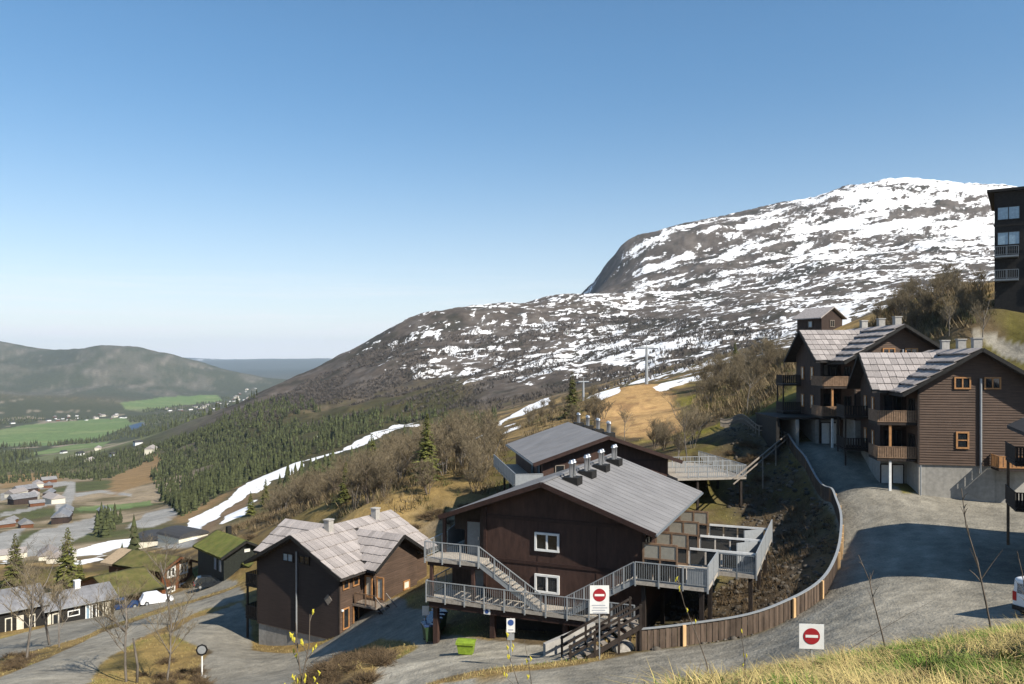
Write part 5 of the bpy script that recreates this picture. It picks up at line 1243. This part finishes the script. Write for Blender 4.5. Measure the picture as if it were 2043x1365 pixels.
# single birches that stand out
ONES = [(52, 1318, 10.0, 'bare birch with paired trunks in front of the larger grey-roofed house', 40, 90), (100, 1286, 11.0, 'tall straight bare birch beside the corner of the grey-roofed house', 40, 95),
        (118, 1290, 7.0, 'thin bare birch just behind the tall straight one at the yard edge', 40, 95), (252, 1362, 9.0, 'slender bare birch rooted in the dry grass triangle by the left road', 40, 75), (332, 1362, 7.2, 'crooked bare birch with a bushy top next to the traffic mirror', 40, 75),
        (342, 1246, 9.5, 'tall bare birch on the grass point where the two tracks meet', 60, 110), (246, 1230, 4.5, 'small bare birch at the end of the row of tall white windows', 60, 115)]
for k, (a, b, h, lab, y0, y1) in enumerate(ONES):
    p = gz(a, b, y0, y1); put_tree('birch', TALL[k % 4], p, h/8.3, k*1.3, lab, 'tree', None)
sm = MB().tube([(0, 0, -.3), (.05, 0, 1.2), (-.2, .05, 2.6), (-.28, .05, 3.1)], [.1, .09, .07, .05], 7).build('broken_birch_stem', 'birch_bark', None, True)
sm.location = gz(273, 1364, 40, 75); tag(sm, 'short white snapped birch stem leaning in the dry grass', 'tree stump')

def scatter(poly, n, seed, mind=0):
    poly = np.asarray(poly); rs = np.random.RandomState(seed); out = []; lo = poly.min(0); hi = poly.max(0)
    while len(out) < n:
        q = lo + rs.rand(n*3, 2)*(hi-lo); m = cov_poly(q[:, 0], q[:, 1], poly, .01) > .5; out += list(q[m])
        if not m.any(): break
    out = np.array(out)
    if mind:
        keep = []
        for q in out:
            if all((q[0]-k[0])**2 + (q[1]-k[1])**2 > mind*mind for k in keep): keep.append(q)
            if len(keep) >= n: break
        out = np.array(keep)
    return out[:n]
AREAS = [('525,1050 545,1022 610,992 720,960 850,905 980,880 1008,920 1000,960 930,1000 850,1030 740,1010 640,1005 560,1035', 215, 'bare birches on the slope behind the lodges', 'bare grey brown mountain birch in the thicket behind the lodges', 85, 300, .9, 1.6),
         ('1385,830 1400,770 1450,720 1540,700 1560,740 1500,800 1440,845', 26, 'bare birches on the mossy bank', 'bare birch with pale stems on the mossy bank below the lift', 85, 220, .8, 1.35),
         ('1280,935 1300,890 1375,860 1400,900 1360,930', 7, 'thin birches above the rear lodge', 'thin bare birch between the rear lodge and the orange slope', 70, 130, .6, 1.0),
         ('1730,650 1800,600 1900,560 1985,575 1960,620 1990,650 1900,668 1820,672', 26, 'bare birches on the slope under the tall block', 'bare brown birch on the slope between chalets and tall block', 80, 150, .6, 1.05),
         ('1020,830 1150,790 1230,850 1180,870 1060,860', 16, 'birches along the ski run', 'low bare birch on the brown slope left of the orange earth', 110, 330, .7, 1.1)]
rnd = random.Random(11)
for txt, n, grp, lab, y0, y1, s0, s1 in AREAS:
    pl = wpoly(txt, y0, y1)
    for q in scatter(pl, n, len(txt), 1.8):
        sc = rnd.uniform(s0, s1); lb = lab
        if n > 100:
            b_ = CX + q[0]/q[1]*FPX; lb = ('tall ' if sc > (s0+s1)/2 else 'low ') + ('bare birch in the thicket beyond the shake-roofed dark chalet' if b_ < 760 else 'bare birch in the thicket left of the middle lodge roof' if b_ < 900 else 'bare birch in the thicket beside the rear lodge gallery')
        put_tree('mountain_birch', rnd.choice(BUSHY), (q[0], q[1], H(*q)), sc, rnd.uniform(0, 6.28), lb, 'tree', grp)
for (a, b, y0, y1, h, lab) in ((1372, 925, 70, 130, 8.5, 'tall bare birch with a pale trunk at the lower edge of the orange slope'), (1246, 880, 90, 150, 5.5, 'twiggy bare birch in front of the orange earth slope'), (1490, 825, 80, 150, 7.5, 'leaning white birch beside the garage of the upper chalet'),
                              (1893, 672, 80, 110, 6.0, 'bare birch standing beside the path above the chalets'), (1960, 690, 75, 110, 6.5, 'bare birch behind the chimney of the sunlit chalet')):
    p = gz(a, b, y0, y1); put_tree('birch', TALL[int(a) % 4], p, h/9.0, a, lab, 'tree', None)

def spruce_near(seed, h=10.0, wide=.30):
    rnd = random.Random(seed); m = MB(); t = MB(); t.tube([(0, 0, -.5), (0, 0, h*.95)], [.16*h/10, .02], 6, False)
    n = int(h*5)
    for k in range(n):
        f = (k+.5)/n; z = h*(.05+.95*f); L = h*wide*(1-f)**.85*rnd.uniform(.75, 1.12) + .1
        nb = 6 if f < .8 else 4
        for j in range(nb):
            a = rnd.uniform(0, 6.28); d = Vector((math.cos(a), math.sin(a), 0)); sd = Vector((-d.y, d.x, 0)); ln = L*rnd.uniform(.7, 1.1); dr = -.28*ln; w = ln*.20 + .06
            p0 = Vector((0, 0, z)); p1 = p0 + d*ln*.5 + Vector((0, 0, dr*.55)); p2 = p0 + d*ln + Vector((0, 0, dr*.8))
            m.add([p0, p1 - sd*w, p2, p1 + sd*w, p1 + Vector((0, 0, .07*ln))], [(0, 1, 4), (1, 2, 4), (2, 3, 4), (3, 0, 4)])
            for s in (-1, 1):   # hanging sprays
                q = p0.lerp(p2, rnd.uniform(.3, .9)); m.add([q, q + sd*s*w*1.2 + d*.1, q + sd*s*w*.6 + Vector((0, 0, -.3*rnd.uniform(.5, 1.1)))], [(0, 1, 2)])
    tm = t.mesh('trunk'); tm.materials.append(MATS['spruce_bark']); cm = m.mesh('crown'); cm.materials.append(MATS['needles_near']); return tm, cm
SPR = [spruce_near(300+k) for k in range(3)]
for k, (a, b, h, lab, y0, y1) in enumerate([(135, 1196, 11.5, 'tall green spruce rising behind the grey roof with the white chimney', 100, 200), (30, 1180, 9.5, 'dark spruce behind the larger grey roof near the picture edge', 100, 200), (160, 1190, 6.0, 'short spruce leaning against the tall one behind the grey roof', 100, 200),
        (852, 962, 9.0, 'slim green spruce alone in the birch thicket behind the middle lodge', 90, 300), (742, 968, 8.0, 'small spruce in the birch thicket above the pale shake roof', 90, 300), (1142, 832, 9.0, 'slim dark spruce beside the flues of the rear lodge', 110, 300), (1467, 722, 9.0, 'spruce standing alone against the snow above the mossy bank', 110, 300),
        (500, 1030, 7.0, 'young spruce behind the dark turf house beside the snow run', 100, 260), (690, 1000, 6.0, 'small spruce behind the left chimney of the shake roof', 90, 300), (530, 1010, 8.0, 'spruce at the lower end of the thicket above the snow run', 100, 300)]):
    p = gz(a, b, y0, y1); put_tree('spruce', SPR[k % 3], p, h/10.0, k*2.1, lab, 'tree', None)

# far spruces: layered skirts, a few dozen triangles each
def far_spruce(seed, tiers=5, sides=7):
    rs = np.random.RandomState(seed); V = []; F = []
    for t in range(tiers):
        z0 = .06 + .82*t/tiers; z1 = z0 + 1.55*.94/tiers if t < tiers-1 else 1.0; r = .19*(1-.82*t/tiers)
        b = len(V); V.append((0, 0, min(1, z1)))
        for k in range(sides): a = 2*math.pi*(k+.5*rs.rand())/sides; rr = r*(.62+.6*rs.rand()); V.append((rr*math.cos(a), rr*math.sin(a), z0 - .05*rs.rand()))
        F += [(b, b+1+k, b+1+(k+1) % sides) for k in range(sides)]
    return np.array(V), np.array(F)
def far_spruce_mesh(k):
    V, F = far_spruce(k, 6, 8); me = np_mesh('spruce', V, F, ['needles']); return me
FS = [far_spruce_mesh(k) for k in range(4)]
def mass(name, pos, hs, protos, mt, label):
    VV = []; FF = []; b = 0; rs = np.random.RandomState(5)
    for k, (V, F) in enumerate(protos):
        sel = np.arange(len(pos)) % len(protos) == k; p = pos[sel]; h = hs[sel]
        if not len(p): continue
        a = rs.rand(len(p))*6.28; c, s = np.cos(a), np.sin(a); wd = h*(.8+.5*rs.rand(len(p)))
        x = (V[None, :, 0]*c[:, None] - V[None, :, 1]*s[:, None])*wd[:, None] + p[:, 0:1]; y = (V[None, :, 0]*s[:, None] + V[None, :, 1]*c[:, None])*wd[:, None] + p[:, 1:2]; z = V[None, :, 2]*h[:, None] + p[:, 2:3]
        VV.append(np.stack([x, y, z], -1).reshape(-1, 3)); FF.append((F[None] + (np.arange(len(p))*len(V))[:, None, None]).reshape(-1, 3) + b); b += len(p)*len(V)
    o = link(name, np_mesh(name, np.concatenate(VV), np.concatenate(FF), [mt])); tag(o, label, 'forest', None, 'stuff'); return o
FOREST = [('320,1000 300,955 330,905 400,868 480,850 600,838 700,828 860,818 900,832 850,842 780,850 690,886 600,922 500,958 430,995 365,1032', 5200, 330, 1100),
          ('520,1022 612,966 705,932 800,892 880,868 1000,842 960,866 850,906 750,935 650,970 560,995 520,1025', 700, 220, 800), ('0,948 150,925 300,898 335,912 290,925 200,960 100,955 0,968', 900, 500, 1600), ('0,930 120,915 300,890 330,900 200,922 0,945', 900, 900, 2000),
          ('395,885 440,830 520,800 600,792 640,815 560,840 470,855 410,880', 900, 600, 1400), ('180,1072 215,1030 245,1030 235,1078', 60, 200, 600), ('225,1112 250,1085 285,1080 275,1108', 40, 150, 500), ('300,890 420,855 450,862 400,885 330,902', 500, 900, 2500)]
allp = []
for txt, n, y0, y1 in FOREST:
    q = scatter(wpoly(txt, y0, y1), n, n + 3); allp.append(q)
allp = np.concatenate(allp)
onp = np.zeros(len(allp))
for pl in PISTE: onp = np.maximum(onp, cov_poly(allp[:, 0], allp[:, 1], pl, 3))
allp = allp[onp < .3]
nzz = fbm(allp[:, 0]/45, allp[:, 1]/45, 3, 9); allp = allp[nzz > -.2]
hh = (3.2 + 8.5*np.random.RandomState(3).rand(len(allp))**1.8) * (1 + .25*sstep(900, 1600, allp[:, 1])); zz = height(allp[:, 0], allp[:, 1]) - .3
order = np.argsort(-hh/allp[:, 1]); near_i = order[:290]; far_i = order[290:]
for k, i in enumerate(near_i):
    o = link('spruce_tree', FS[k % 4]); o.location = (allp[i, 0], allp[i, 1], zz[i]); h = float(hh[i]); o.scale = (h*1.05, h*1.05, h); o.rotation_euler = (0, 0, k*1.7)
    b_ = CX + allp[i, 0]/allp[i, 1]*FPX
    tag(o, 'spruce in the clump among the gravel lots of the village' if b_ < 290 else 'spruce at the lower edge of the forest left of the snow run' if b_ < 500 else 'spruce between the snow run and the birch thicket' if b_ < 700 else 'spruce near the upper end of the snow run', 'tree', 'spruces nearest the snow run')
mass('spruce_forest', np.c_[allp[far_i], zz[far_i]], hh[far_i], [far_spruce(k, 4, 6) for k in range(4)], 'spruce_far', 'dark spruce forest covering the lower mountainside')
# woods on the valley floor and the foot of the far side
vp = scatter(wpoly('0,940 100,905 250,872 330,860 450,815 520,800 480,790 300,812 100,828 0,838', 1000, 5200), 5200, 77); vn = fbm(vp[:, 0]/260, vp[:, 1]/300, 3, 78); inf = np.zeros(len(vp))
for pl in FIELD + [RIVER]: inf = np.maximum(inf, cov_poly(vp[:, 0], vp[:, 1], pl, 10))
vp = vp[(vn > -.02) & (inf < .4)]; mass('valley_wood', np.c_[vp, height(vp[:, 0], vp[:, 1])], 9 + 7*np.random.RandomState(8).rand(len(vp)), [far_spruce(k, 2, 5) for k in range(3)], 'spruce_far', 'dark woods scattered over the valley floor')
# leafless birch wood on the fell
def tuft(seed):
    rs = np.random.RandomState(seed); V = []; F = []
    for k in range(7):
        a = rs.rand()*6.28; l = .15 + .35*rs.rand(); h = .6 + .4*rs.rand(); w = .035; x, y = l*math.cos(a), l*math.sin(a); b = len(V)
        V += [(x*.1-w, y*.1, 0), (x*.1+w, y*.1, 0), (x+w*.5, y, h), (x*.6, y*.6+w*2, h*.55)]; F += [(b, b+1, b+2), (b, b+3, b+2)]
    return np.array(V), np.array(F)
bp = scatter(wpoly('520,835 600,790 700,735 800,680 900,660 1100,640 1250,625 1400,640 1600,655 1560,700 1420,740 1300,762 1180,790 1050,815 900,835 700,850', 420, 1700), 15000, 55)
bp = np.concatenate([bp, scatter(wpoly('440,845 520,800 600,760 700,712 780,672 830,660 860,720 800,790 720,825 600,835 500,848', 420, 1700), 7000, 57)]); bn = fbm(bp[:, 0]/70, bp[:, 1]/70, 3, 56); bp = bp[bn > -.15]; bo = np.zeros(len(bp))
for pl in PISTE: bo = np.maximum(bo, cov_poly(bp[:, 0], bp[:, 1], pl, 3))
bp = bp[bo < .3]; mass('birch_wood', np.c_[bp, height(bp[:, 0], bp[:, 1])], 2.6 + 2.6*np.random.RandomState(6).rand(len(bp)), [tuft(k) for k in range(5)], 'twig_grey', 'thin leafless birch wood over the snow-flecked fell')

# undergrowth: dwarf birch and heather between the trees
def under(name, polys, n, h0, h1, mt, lab, seed):
    P_ = []
    for txt, f, y0, y1 in polys: P_.append(scatter(wpoly(txt, y0, y1), int(n*f), seed+int(f*100)))
    q = np.concatenate(P_); nn = fbm(q[:, 0]/7, q[:, 1]/7, 3, seed); q = q[nn > -.25]; rs_ = np.random.RandomState(seed)
    mass(name, np.c_[q, height(q[:, 0], q[:, 1])-.05], h0 + (h1-h0)*rs_.rand(len(q))**1.5, [tuft2(k) for k in range(5)], mt, lab)
def tuft2(seed):
    rs = np.random.RandomState(seed+40); V = []; F = []
    for k in range(22):
        a = rs.rand()*6.28; l = .2 + .75*rs.rand(); h = .35 + .65*rs.rand(); w = .02 + .02*rs.rand(); bx, by = .35*rs.randn(2); x, y = bx + l*math.cos(a)*.8, by + l*math.sin(a)*.8; b = len(V); c_, s_ = -math.sin(a)*w, math.cos(a)*w
        V += [(bx-c_, by-s_, 0), (bx+c_, by+s_, 0), (x, y, h)]; F += [(b, b+1, b+2)]
    return np.array(V), np.array(F)
mat('dwarf_birch', (.18, .135, .075), .95, .25, 1, island=.5); mat('juniper', (.095, .095, .03), .95, .25, 1, island=.5)
UND = [('440,1075 520,1015 600,985 720,955 850,900 1000,868 1012,930 1000,985 930,1010 850,1040 740,1012 640,1008 560,1045', .55, 75, 320), ('1020,850 1150,800 1200,830 1190,862 1060,880', .08, 100, 330), ('1375,850 1390,790 1450,720 1550,700 1590,720 1560,790 1500,835 1440,850', .2, 75, 240), ('1720,665 1800,605 1900,565 1990,580 1990,655 1900,672 1820,680', .10, 75, 150)]
under('bank_brush', [('1330,1230 1400,1195 1480,1160 1500,1080 1470,1000 1500,930 1560,900 1600,950 1645,1010 1665,1065 1660,1120 1630,1170 1550,1225 1450,1262', 1.0, 42, 100)], 900, .2, .7, 'heather', 'low withered brush on the shaded cut bank', 65)
under('undergrowth', UND, 11000, .5, 1.7, 'dwarf_birch', 'brown dwarf birch and heather covering the slopes', 61)
under('juniper_scrub', UND, 3000, .4, 1.2, 'juniper', 'olive juniper scrub between the birches', 63)
def rubble():
    q = scatter(BANK, 1900, 71); ph = (1+5**.5)/2; V = np.array([(-1, ph, 0), (1, ph, 0), (-1, -ph, 0), (1, -ph, 0), (0, -1, ph), (0, 1, ph), (0, -1, -ph), (0, 1, -ph), (ph, 0, -1), (ph, 0, 1), (-ph, 0, -1), (-ph, 0, 1)])/2.2
    F = np.array([(0, 11, 5), (0, 5, 1), (0, 1, 7), (0, 7, 10), (0, 10, 11), (1, 5, 9), (5, 11, 4), (11, 10, 2), (10, 7, 6), (7, 1, 8), (3, 9, 4), (3, 4, 2), (3, 2, 6), (3, 6, 8), (3, 8, 9), (4, 9, 5), (2, 4, 11), (6, 2, 10), (8, 6, 7), (9, 8, 1)])
    rs_ = np.random.RandomState(4); pr = [(V*(1+.5*(rs_.rand(*V.shape)-.5))*np.array([1, .8, .6]), F) for k in range(5)]
    mat('rubble', (.095, .083, .068), .95, .2, 3, island=.5); o = mass('rubble', np.c_[q, height(q[:, 0], q[:, 1])], .08 + .30*rs_.rand(len(q))**4, pr, 'rubble', 'loose stones and rubble on the shaded cut bank'); o['category'] = 'rubble'
rubble()
# ------------------------------------------------------------------ low cover: grass on the near bank, heather, tufts along the tracks
def blades(name, pos, ln, wid, lean, mats_w, label, seed=0, swirl=0):
    rs = np.random.RandomState(seed); n = len(pos); a = rs.rand(n)*6.28 if not swirl else fbm(pos[:, 0]/swirl, pos[:, 1]/swirl, 2, 91)*7 + rs.randn(n)*.5; dx, dy = np.cos(a), np.sin(a); sx, sy = -dy, dx
    l = ln*(.55+.7*rs.rand(n)); le = lean*(.4+1.1*rs.rand(n)); w = wid*(.7+.6*rs.rand(n))
    P0 = pos; k = []
    for f, wf in ((0, 1), (.5, .8), (1, .08)):
        off = le*l*f**1.6; z = l*f*np.sqrt(np.maximum(.08, 1-(le*f)**2*.8))
        cx = P0[:, 0]+dx*off; cy = P0[:, 1]+dy*off; cz = P0[:, 2]+z-.01
        k += [np.stack([cx-sx*w*wf/2, cy-sy*w*wf/2, cz], -1), np.stack([cx+sx*w*wf/2, cy+sy*w*wf/2, cz], -1)]
    V = np.stack(k, 1).reshape(-1, 3); b = (np.arange(n)*6)[:, None, None]; F = (np.array([[0, 1, 3, 2], [2, 3, 5, 4]])[None] + b).reshape(-1, 4)
    me = np_mesh(name, V, F, mats_w); mi = np.repeat(pos[:, 3].astype(np.int32), 2); me.polygons.foreach_set('material_index', mi)
    o = link(name, me); tag(o, label, 'grass', None, 'stuff'); return o
mat('grass_green', (.13, .19, .03), .8, .2, 3, island=.4); mat('grass_straw', (.42, .33, .13), .85, .2, 3, island=.35); mat('grass_brown', (.20, .13, .06), .9, .2, 3, island=.4)
def near_bank():
    rs = np.random.RandomState(21); n = 80000
    t = rs.uniform(.12, .82, n); y = 4.0 + 6.6*rs.rand(n)**.9; x = t*y
    n1 = fbm(x/.8, y/.8, 3, 33); n2 = fbm(x/.25, y/.25, 2, 35); keep = rs.rand(n) < (.45 + .55*sstep(-.4, .3, n1)) * sstep(.14, .30, t)
    x, y, n1, n2 = x[keep], y[keep], n1[keep], n2[keep]; z = height(x, y)
    r = rs.rand(len(x)); m = np.where(r < .5 + .85*n1 + .3*n2, 0, np.where(r < .93, 1, 2))
    pos = np.c_[x, y, z, m]
    g = pos[m == 0]; blades('grass', g, .145, .0085, .85, ['grass_green', 'grass_straw', 'grass_brown'], 'green grass on the near bank', 1, .9)
    s = pos[m != 0]; blades('dry_grass', s, .21, .0065, 1.3, ['grass_green', 'grass_straw', 'grass_brown'], 'matted straw grass bent over on the near bank', 2, .55)
near_bank()
def verge_tufts():
    rs = np.random.RandomState(41); n = 260000
    y = np.exp(rs.uniform(math.log(33), math.log(120), n)); t = rs.uniform(-.66, .45, n); x = t*y
    on = np.zeros(n)
    for pl in (ROAD_MAIN, PARKING, LANE, ROAD_LEFT, YARD): on = np.maximum(on, cov_poly(x, y, pl, .7))
    near = np.zeros(n)
    for pl in (ROAD_MAIN, PARKING, LANE, ROAD_LEFT, YARD): near = np.maximum(near, cov_poly(x, y, pl, 3.2))
    n1 = fbm(x/3.1, y/3.1, 3, 61); keep = (on < .35) & (cov_poly(x, y, BANK, 1.0) < .3) & (rs.rand(n) < .16 + .7*near) & (n1 > -.35); x, y, n1, near = x[keep], y[keep], n1[keep], near[keep]
    z = height(x, y); m = np.where(rs.rand(len(x)) < sstep(.0, .5, n1*near*2)*.7, 0, np.where(rs.rand(len(x)) < .7, 1, 2))
    blades('verge_grass', np.c_[x, y, z, m], .2, .022, .8, ['grass_green', 'grass_straw', 'grass_brown'], 'dry grass tufts along the tracks and banks', 3)
verge_tufts()
# bush prototypes: dense twigs
def bush(seed, n=170, flat=.55):
    rnd = random.Random(seed); m = MB()
    for k in range(n):
        a = rnd.uniform(0, 6.28); el = rnd.uniform(.2, 1.4); d = Vector((math.cos(a)*math.cos(el), math.sin(a)*math.cos(el), math.sin(el)*flat)); l = rnd.uniform(.5, 1.0)
        b = Vector((rnd.uniform(-.35, .35), rnd.uniform(-.35, .35), 0)); mid = b + d*l*.5 + Vector((rnd.uniform(-.1, .1), rnd.uniform(-.1, .1), .06)); e = b + d*l
        ribbon(m, [b, mid, e], .016, .006)
        for j in range(2): q = mid.lerp(e, rnd.random()); ribbon(m, [q, q + (d + Vector((rnd.uniform(-1, 1), rnd.uniform(-1, 1), rnd.uniform(-.3, .8))))*.22], .009, .004)
    me = m.mesh('bush'); me.materials.append(MATS['heather']); return me
BU = [bush(k) for k in range(4)]
def bushes(txt, n, y0, y1, s0, s1, lab, grp, seed):
    for k, q in enumerate(scatter(wpoly(txt, y0, y1), n, seed, .7)):
        o = link('bush', BU[k % 4]); s = rnd.uniform(s0, s1); o.location = (q[0], q[1], H(*q)-.05); o.scale = (s, s, s*.9); o.rotation_euler = (0, 0, rnd.uniform(0, 6)); tag(o, lab, 'bush', grp)
bushes('612,1362 640,1335 700,1312 770,1310 790,1325 740,1362 680,1390', 34, 38, 62, .7, 1.2, 'brown leafless bush on the mound before the parking', 'bushes on the mound', 5)
bushes('280,1345 320,1320 395,1330 420,1355 380,1385 300,1385', 14, 45, 75, .6, 1.0, 'brown bush in the dry grass around the traffic mirror', 'bushes by the traffic mirror', 6)
bushes('0,1310 50,1300 60,1330 0,1345', 9, 45, 95, .7, 1.1, 'brown scrub by the road below the grey-roofed houses', 'scrub by the left road', 7)
bushes('420,1060 470,1030 540,1020 560,1050 520,1075 450,1085', 20, 90, 200, 1.2, 2.0, 'tangled brown shrub behind the dark turf house', 'shrubs behind the turf houses', 8)
bushes('1440,905 1500,880 1560,905 1540,960 1480,960', 9, 60, 110, .8, 1.3, 'straggly shrub on the shaded cut bank below the fence', 'shrubs on the cut bank', 9)
bushes('820,1060 860,1015 940,1005 1000,1000 990,1030 900,1060', 22, 70, 130, .7, 1.1, 'heather clump on the brown bank between the chalet and the lodge', 'heather between chalet and lodge', 10)

# saplings close to the camera
def sapling(base, top, r0, n, label, catkins=0, seed=0, fork=2):
    rd = random.Random(seed); base = Vector(base); top = Vector(top); g = H(base.x, base.y); b = Vector((base.x, base.y, g)); s = thing('sapling', b, 0, label, 'sapling')
    d = top - b; m = MB(); pts = [Vector((0, 0, -.1))] + [d*f + Vector((rd.uniform(-1, 1), rd.uniform(-1, 1), 0))*.02*d.length for f in (.25, .5, .75, 1)]
    m.tube(pts, [r0*(1-.16*k) for k in range(5)], 5, False); stem = m.build('stem', 'birch_dark', s, True)
    tw = MB(); cm = MB()
    for k in range(n):
        f = rd.uniform(.25, .97); i = min(3, int(f*4)); q = pts[i].lerp(pts[i+1], f*4-i); a = rd.uniform(0, 6.28); e = (d.normalized()*.8 + Vector((math.cos(a), math.sin(a), .25))*.75).normalized(); l = d.length*rd.uniform(.12, .34)*(1.15-f)
        p2 = [q, q + e*l*.5 + Vector((0, 0, .02)), q + e*l + Vector((0, 0, .06*l))]; tw.tube(p2, [r0*.45, r0*.35, r0*.2], 4, False)
        for c in range(catkins):
            w = p2[1].lerp(p2[2], rd.random()); cm.tube([w, w + Vector((rd.uniform(-.01, .01), 0, .022)), w + Vector((rd.uniform(-.012, .012), 0, .045))], [.004, .0085, .003], 5, False)
    tw.build('twigs', 'birch_dark', s)['kind'] = 'stuff'
    if catkins: cm.build('catkins', 'catkin', s)['kind'] = 'stuff'
def near_pt(px, py, Y): return P(px, py, Y)
sapling(P(612, 1480, 7.0), P(588, 1243, 7.0), .011, 7, 'sapling with yellow catkins in front of the dark chalet', 3, 1); sapling(P(600, 1480, 7.0), P(617, 1225, 7.0), .010, 4, 'second stem with yellow buds beside the catkin sapling', 3, 2)
sapling(P(1775, 1290, 8.6), P(1718, 1108, 8.6), .010, 5, 'bare twig rising from the grass before the shaded yard', 0, 3); sapling(P(1985, 1255, 8.5), P(1915, 975, 8.5), .012, 9, 'forked bare sapling in front of the white car', 0, 4); sapling(P(2060, 1260, 8.3), P(2032, 1100, 8.3), .009, 4, 'bare twig at the picture edge above the white car', 0, 5)
sapling(P(1425, 1370, 8.4), P(1352, 1150, 8.4), .0075, 6, 'thin stem with pale buds in front of the fence bend', 1, 6); sapling(P(1490, 1365, 8.2), P(1480, 1265, 8.2), .006, 4, 'short weed stalk on the grass bank before the fence', 1, 7); sapling(P(1650, 1320, 8.8), P(1860, 1195, 8.8), .004, 2, 'very thin grass stalk leaning over the bank', 0, 8)
sapling(P(1060, 1440, 7.6), P(1005, 1255, 7.6), .006, 5, 'thin budding stem in front of the round symbol sign', 2, 9); sapling(P(1075, 1440, 7.6), P(1044, 1275, 7.6), .005, 3, 'slimmer budding stem before the ramp wall', 2, 10)

# ------------------------------------------------------------------ houses of the village and the valley farms
def village():
    rs = random.Random(9)
    def hut(w, l, h, wall, roof):
        m = MB(); m.box(-w/2, w/2, -l/2, l/2, -3, h); a = m.mesh('wall'); a.materials.append(MATS[wall])
        b = MB(); b.prism_y([(-w/2-.5, h-.25), (w/2+.5, h-.25), (0, h+w*.32)], -l/2-.5, l/2+.5); bm_ = b.mesh('roof'); bm_.materials.append(MATS[roof]); return a, bm_
    kinds = [hut(7, 10, 3.4, 'white', 'felt_dark'), hut(7, 11, 3.2, 'log_brown', 'felt'), hut(8, 14, 4.2, 'dark_boards', 'metal_roof'), hut(9, 16, 4.5, 'curtain', 'shake')]
    def put(txt, n, y0, y1, lab, grp, ks, seed, sc=1.0, md=14):
        for k, q in enumerate(scatter(wpoly(txt, y0, y1), n, seed, md)):
            w_, r_ = kinds[ks[k % len(ks)]]; t = thing('farmhouse', (q[0], q[1], H(*q)), rs.uniform(-.9, .9), lab, 'house', grp); s = sc*rs.uniform(.8, 1.2); t.scale = (s, s, s); link('wall', w_, t); link('roof', r_, t)
    put('0,855 40,838 150,828 250,826 260,834 60,846', 26, 1500, 4500, 'small white farmhouse along the far edge of the green valley field', 'farmhouses beside the valley field', [0, 0, 1, 3], 1, 1.3, 30)
    put('290,820 420,812 490,775 520,765 500,800 400,822', 30, 2500, 6500, 'tiny pale house in the hamlet at the foot of the far mountain', 'houses of the far hamlet', [0, 3, 0, 1], 2, 1.5, 30)
    put('20,985 110,960 150,975 120,1010 40,1020', 14, 300, 1100, 'pale roofed house of the village below', 'houses of the lower village', [3, 1, 2], 3, .9, 16)
    put('120,905 300,880 310,900 150,930', 12, 900, 2500, 'white house among the woods below the valley field', 'houses in the valley woods', [0, 3], 4, 1.1, 30)
    put('100,1030 220,1022 225,1035 110,1045', 5, 250, 800, 'long dark roofed service building by the gravel lots', 'service buildings by the gravel lots', [2], 5, .9, 20)
    put('0,1040 60,1030 70,1050 0,1060', 5, 250, 800, 'brown cabin among the trees beside the gravel lots', 'cabins beside the gravel lots', [1], 6, .8, 14)
    put('0,1115 60,1095 150,1120 100,1140', 5, 140, 400, 'white topped shed behind the spruces', 'sheds behind the spruces', [3], 7, .5, 8)
    def low_roof(px, py, w, l, h, yaw, lab):
        p = gz(px, py, 140, 400); t = thing('service_hall', p, yaw, lab, 'building'); m = MB(); m.box(-w/2, w/2, -l/2, l/2, -3, h); m.build('wall', 'curtain', t)
        b = MB(); pr = [(w/2*1.06*math.cos(a), h + w*.16*math.sin(a)) for a in np.linspace(math.pi, 0, 9)]; b.prism_y(pr, -l/2-.4, l/2+.4); b.build('roof', 'felt_dark', t)
    low_roof(305, 1088, 7.5, 8, 2.2, R(20), 'dark domed roof of a hall beside the lower snow field'); low_roof(365, 1080, 8, 9, 2.0, R(55), 'wider dark arched roof below the snow run')
village()

# ------------------------------------------------------------------ the air
def haze():
    lo = float(ZZ.min()) - 1.5; hi = float(ZZ.max()) + 30
    m = bpy.data.materials.new('air'); m.use_nodes = True; nt = m.node_tree; N = nt.nodes; N.clear(); out = N.new('ShaderNodeOutputMaterial'); v = N.new('ShaderNodeVolumePrincipled')
    v.inputs['Color'].default_value = (.70, .84, 1.0, 1); v.inputs['Density'].default_value = 3.4e-5; v.inputs['Anisotropy'].default_value = 0.0
    nt.links.new(v.outputs[0], out.inputs['Volume']); MATS['air'] = m
    o = B(-48000, 48000, -60, 27200, lo, hi).build('haze', m); tag(o, None, None, None, 'stuff')
haze()
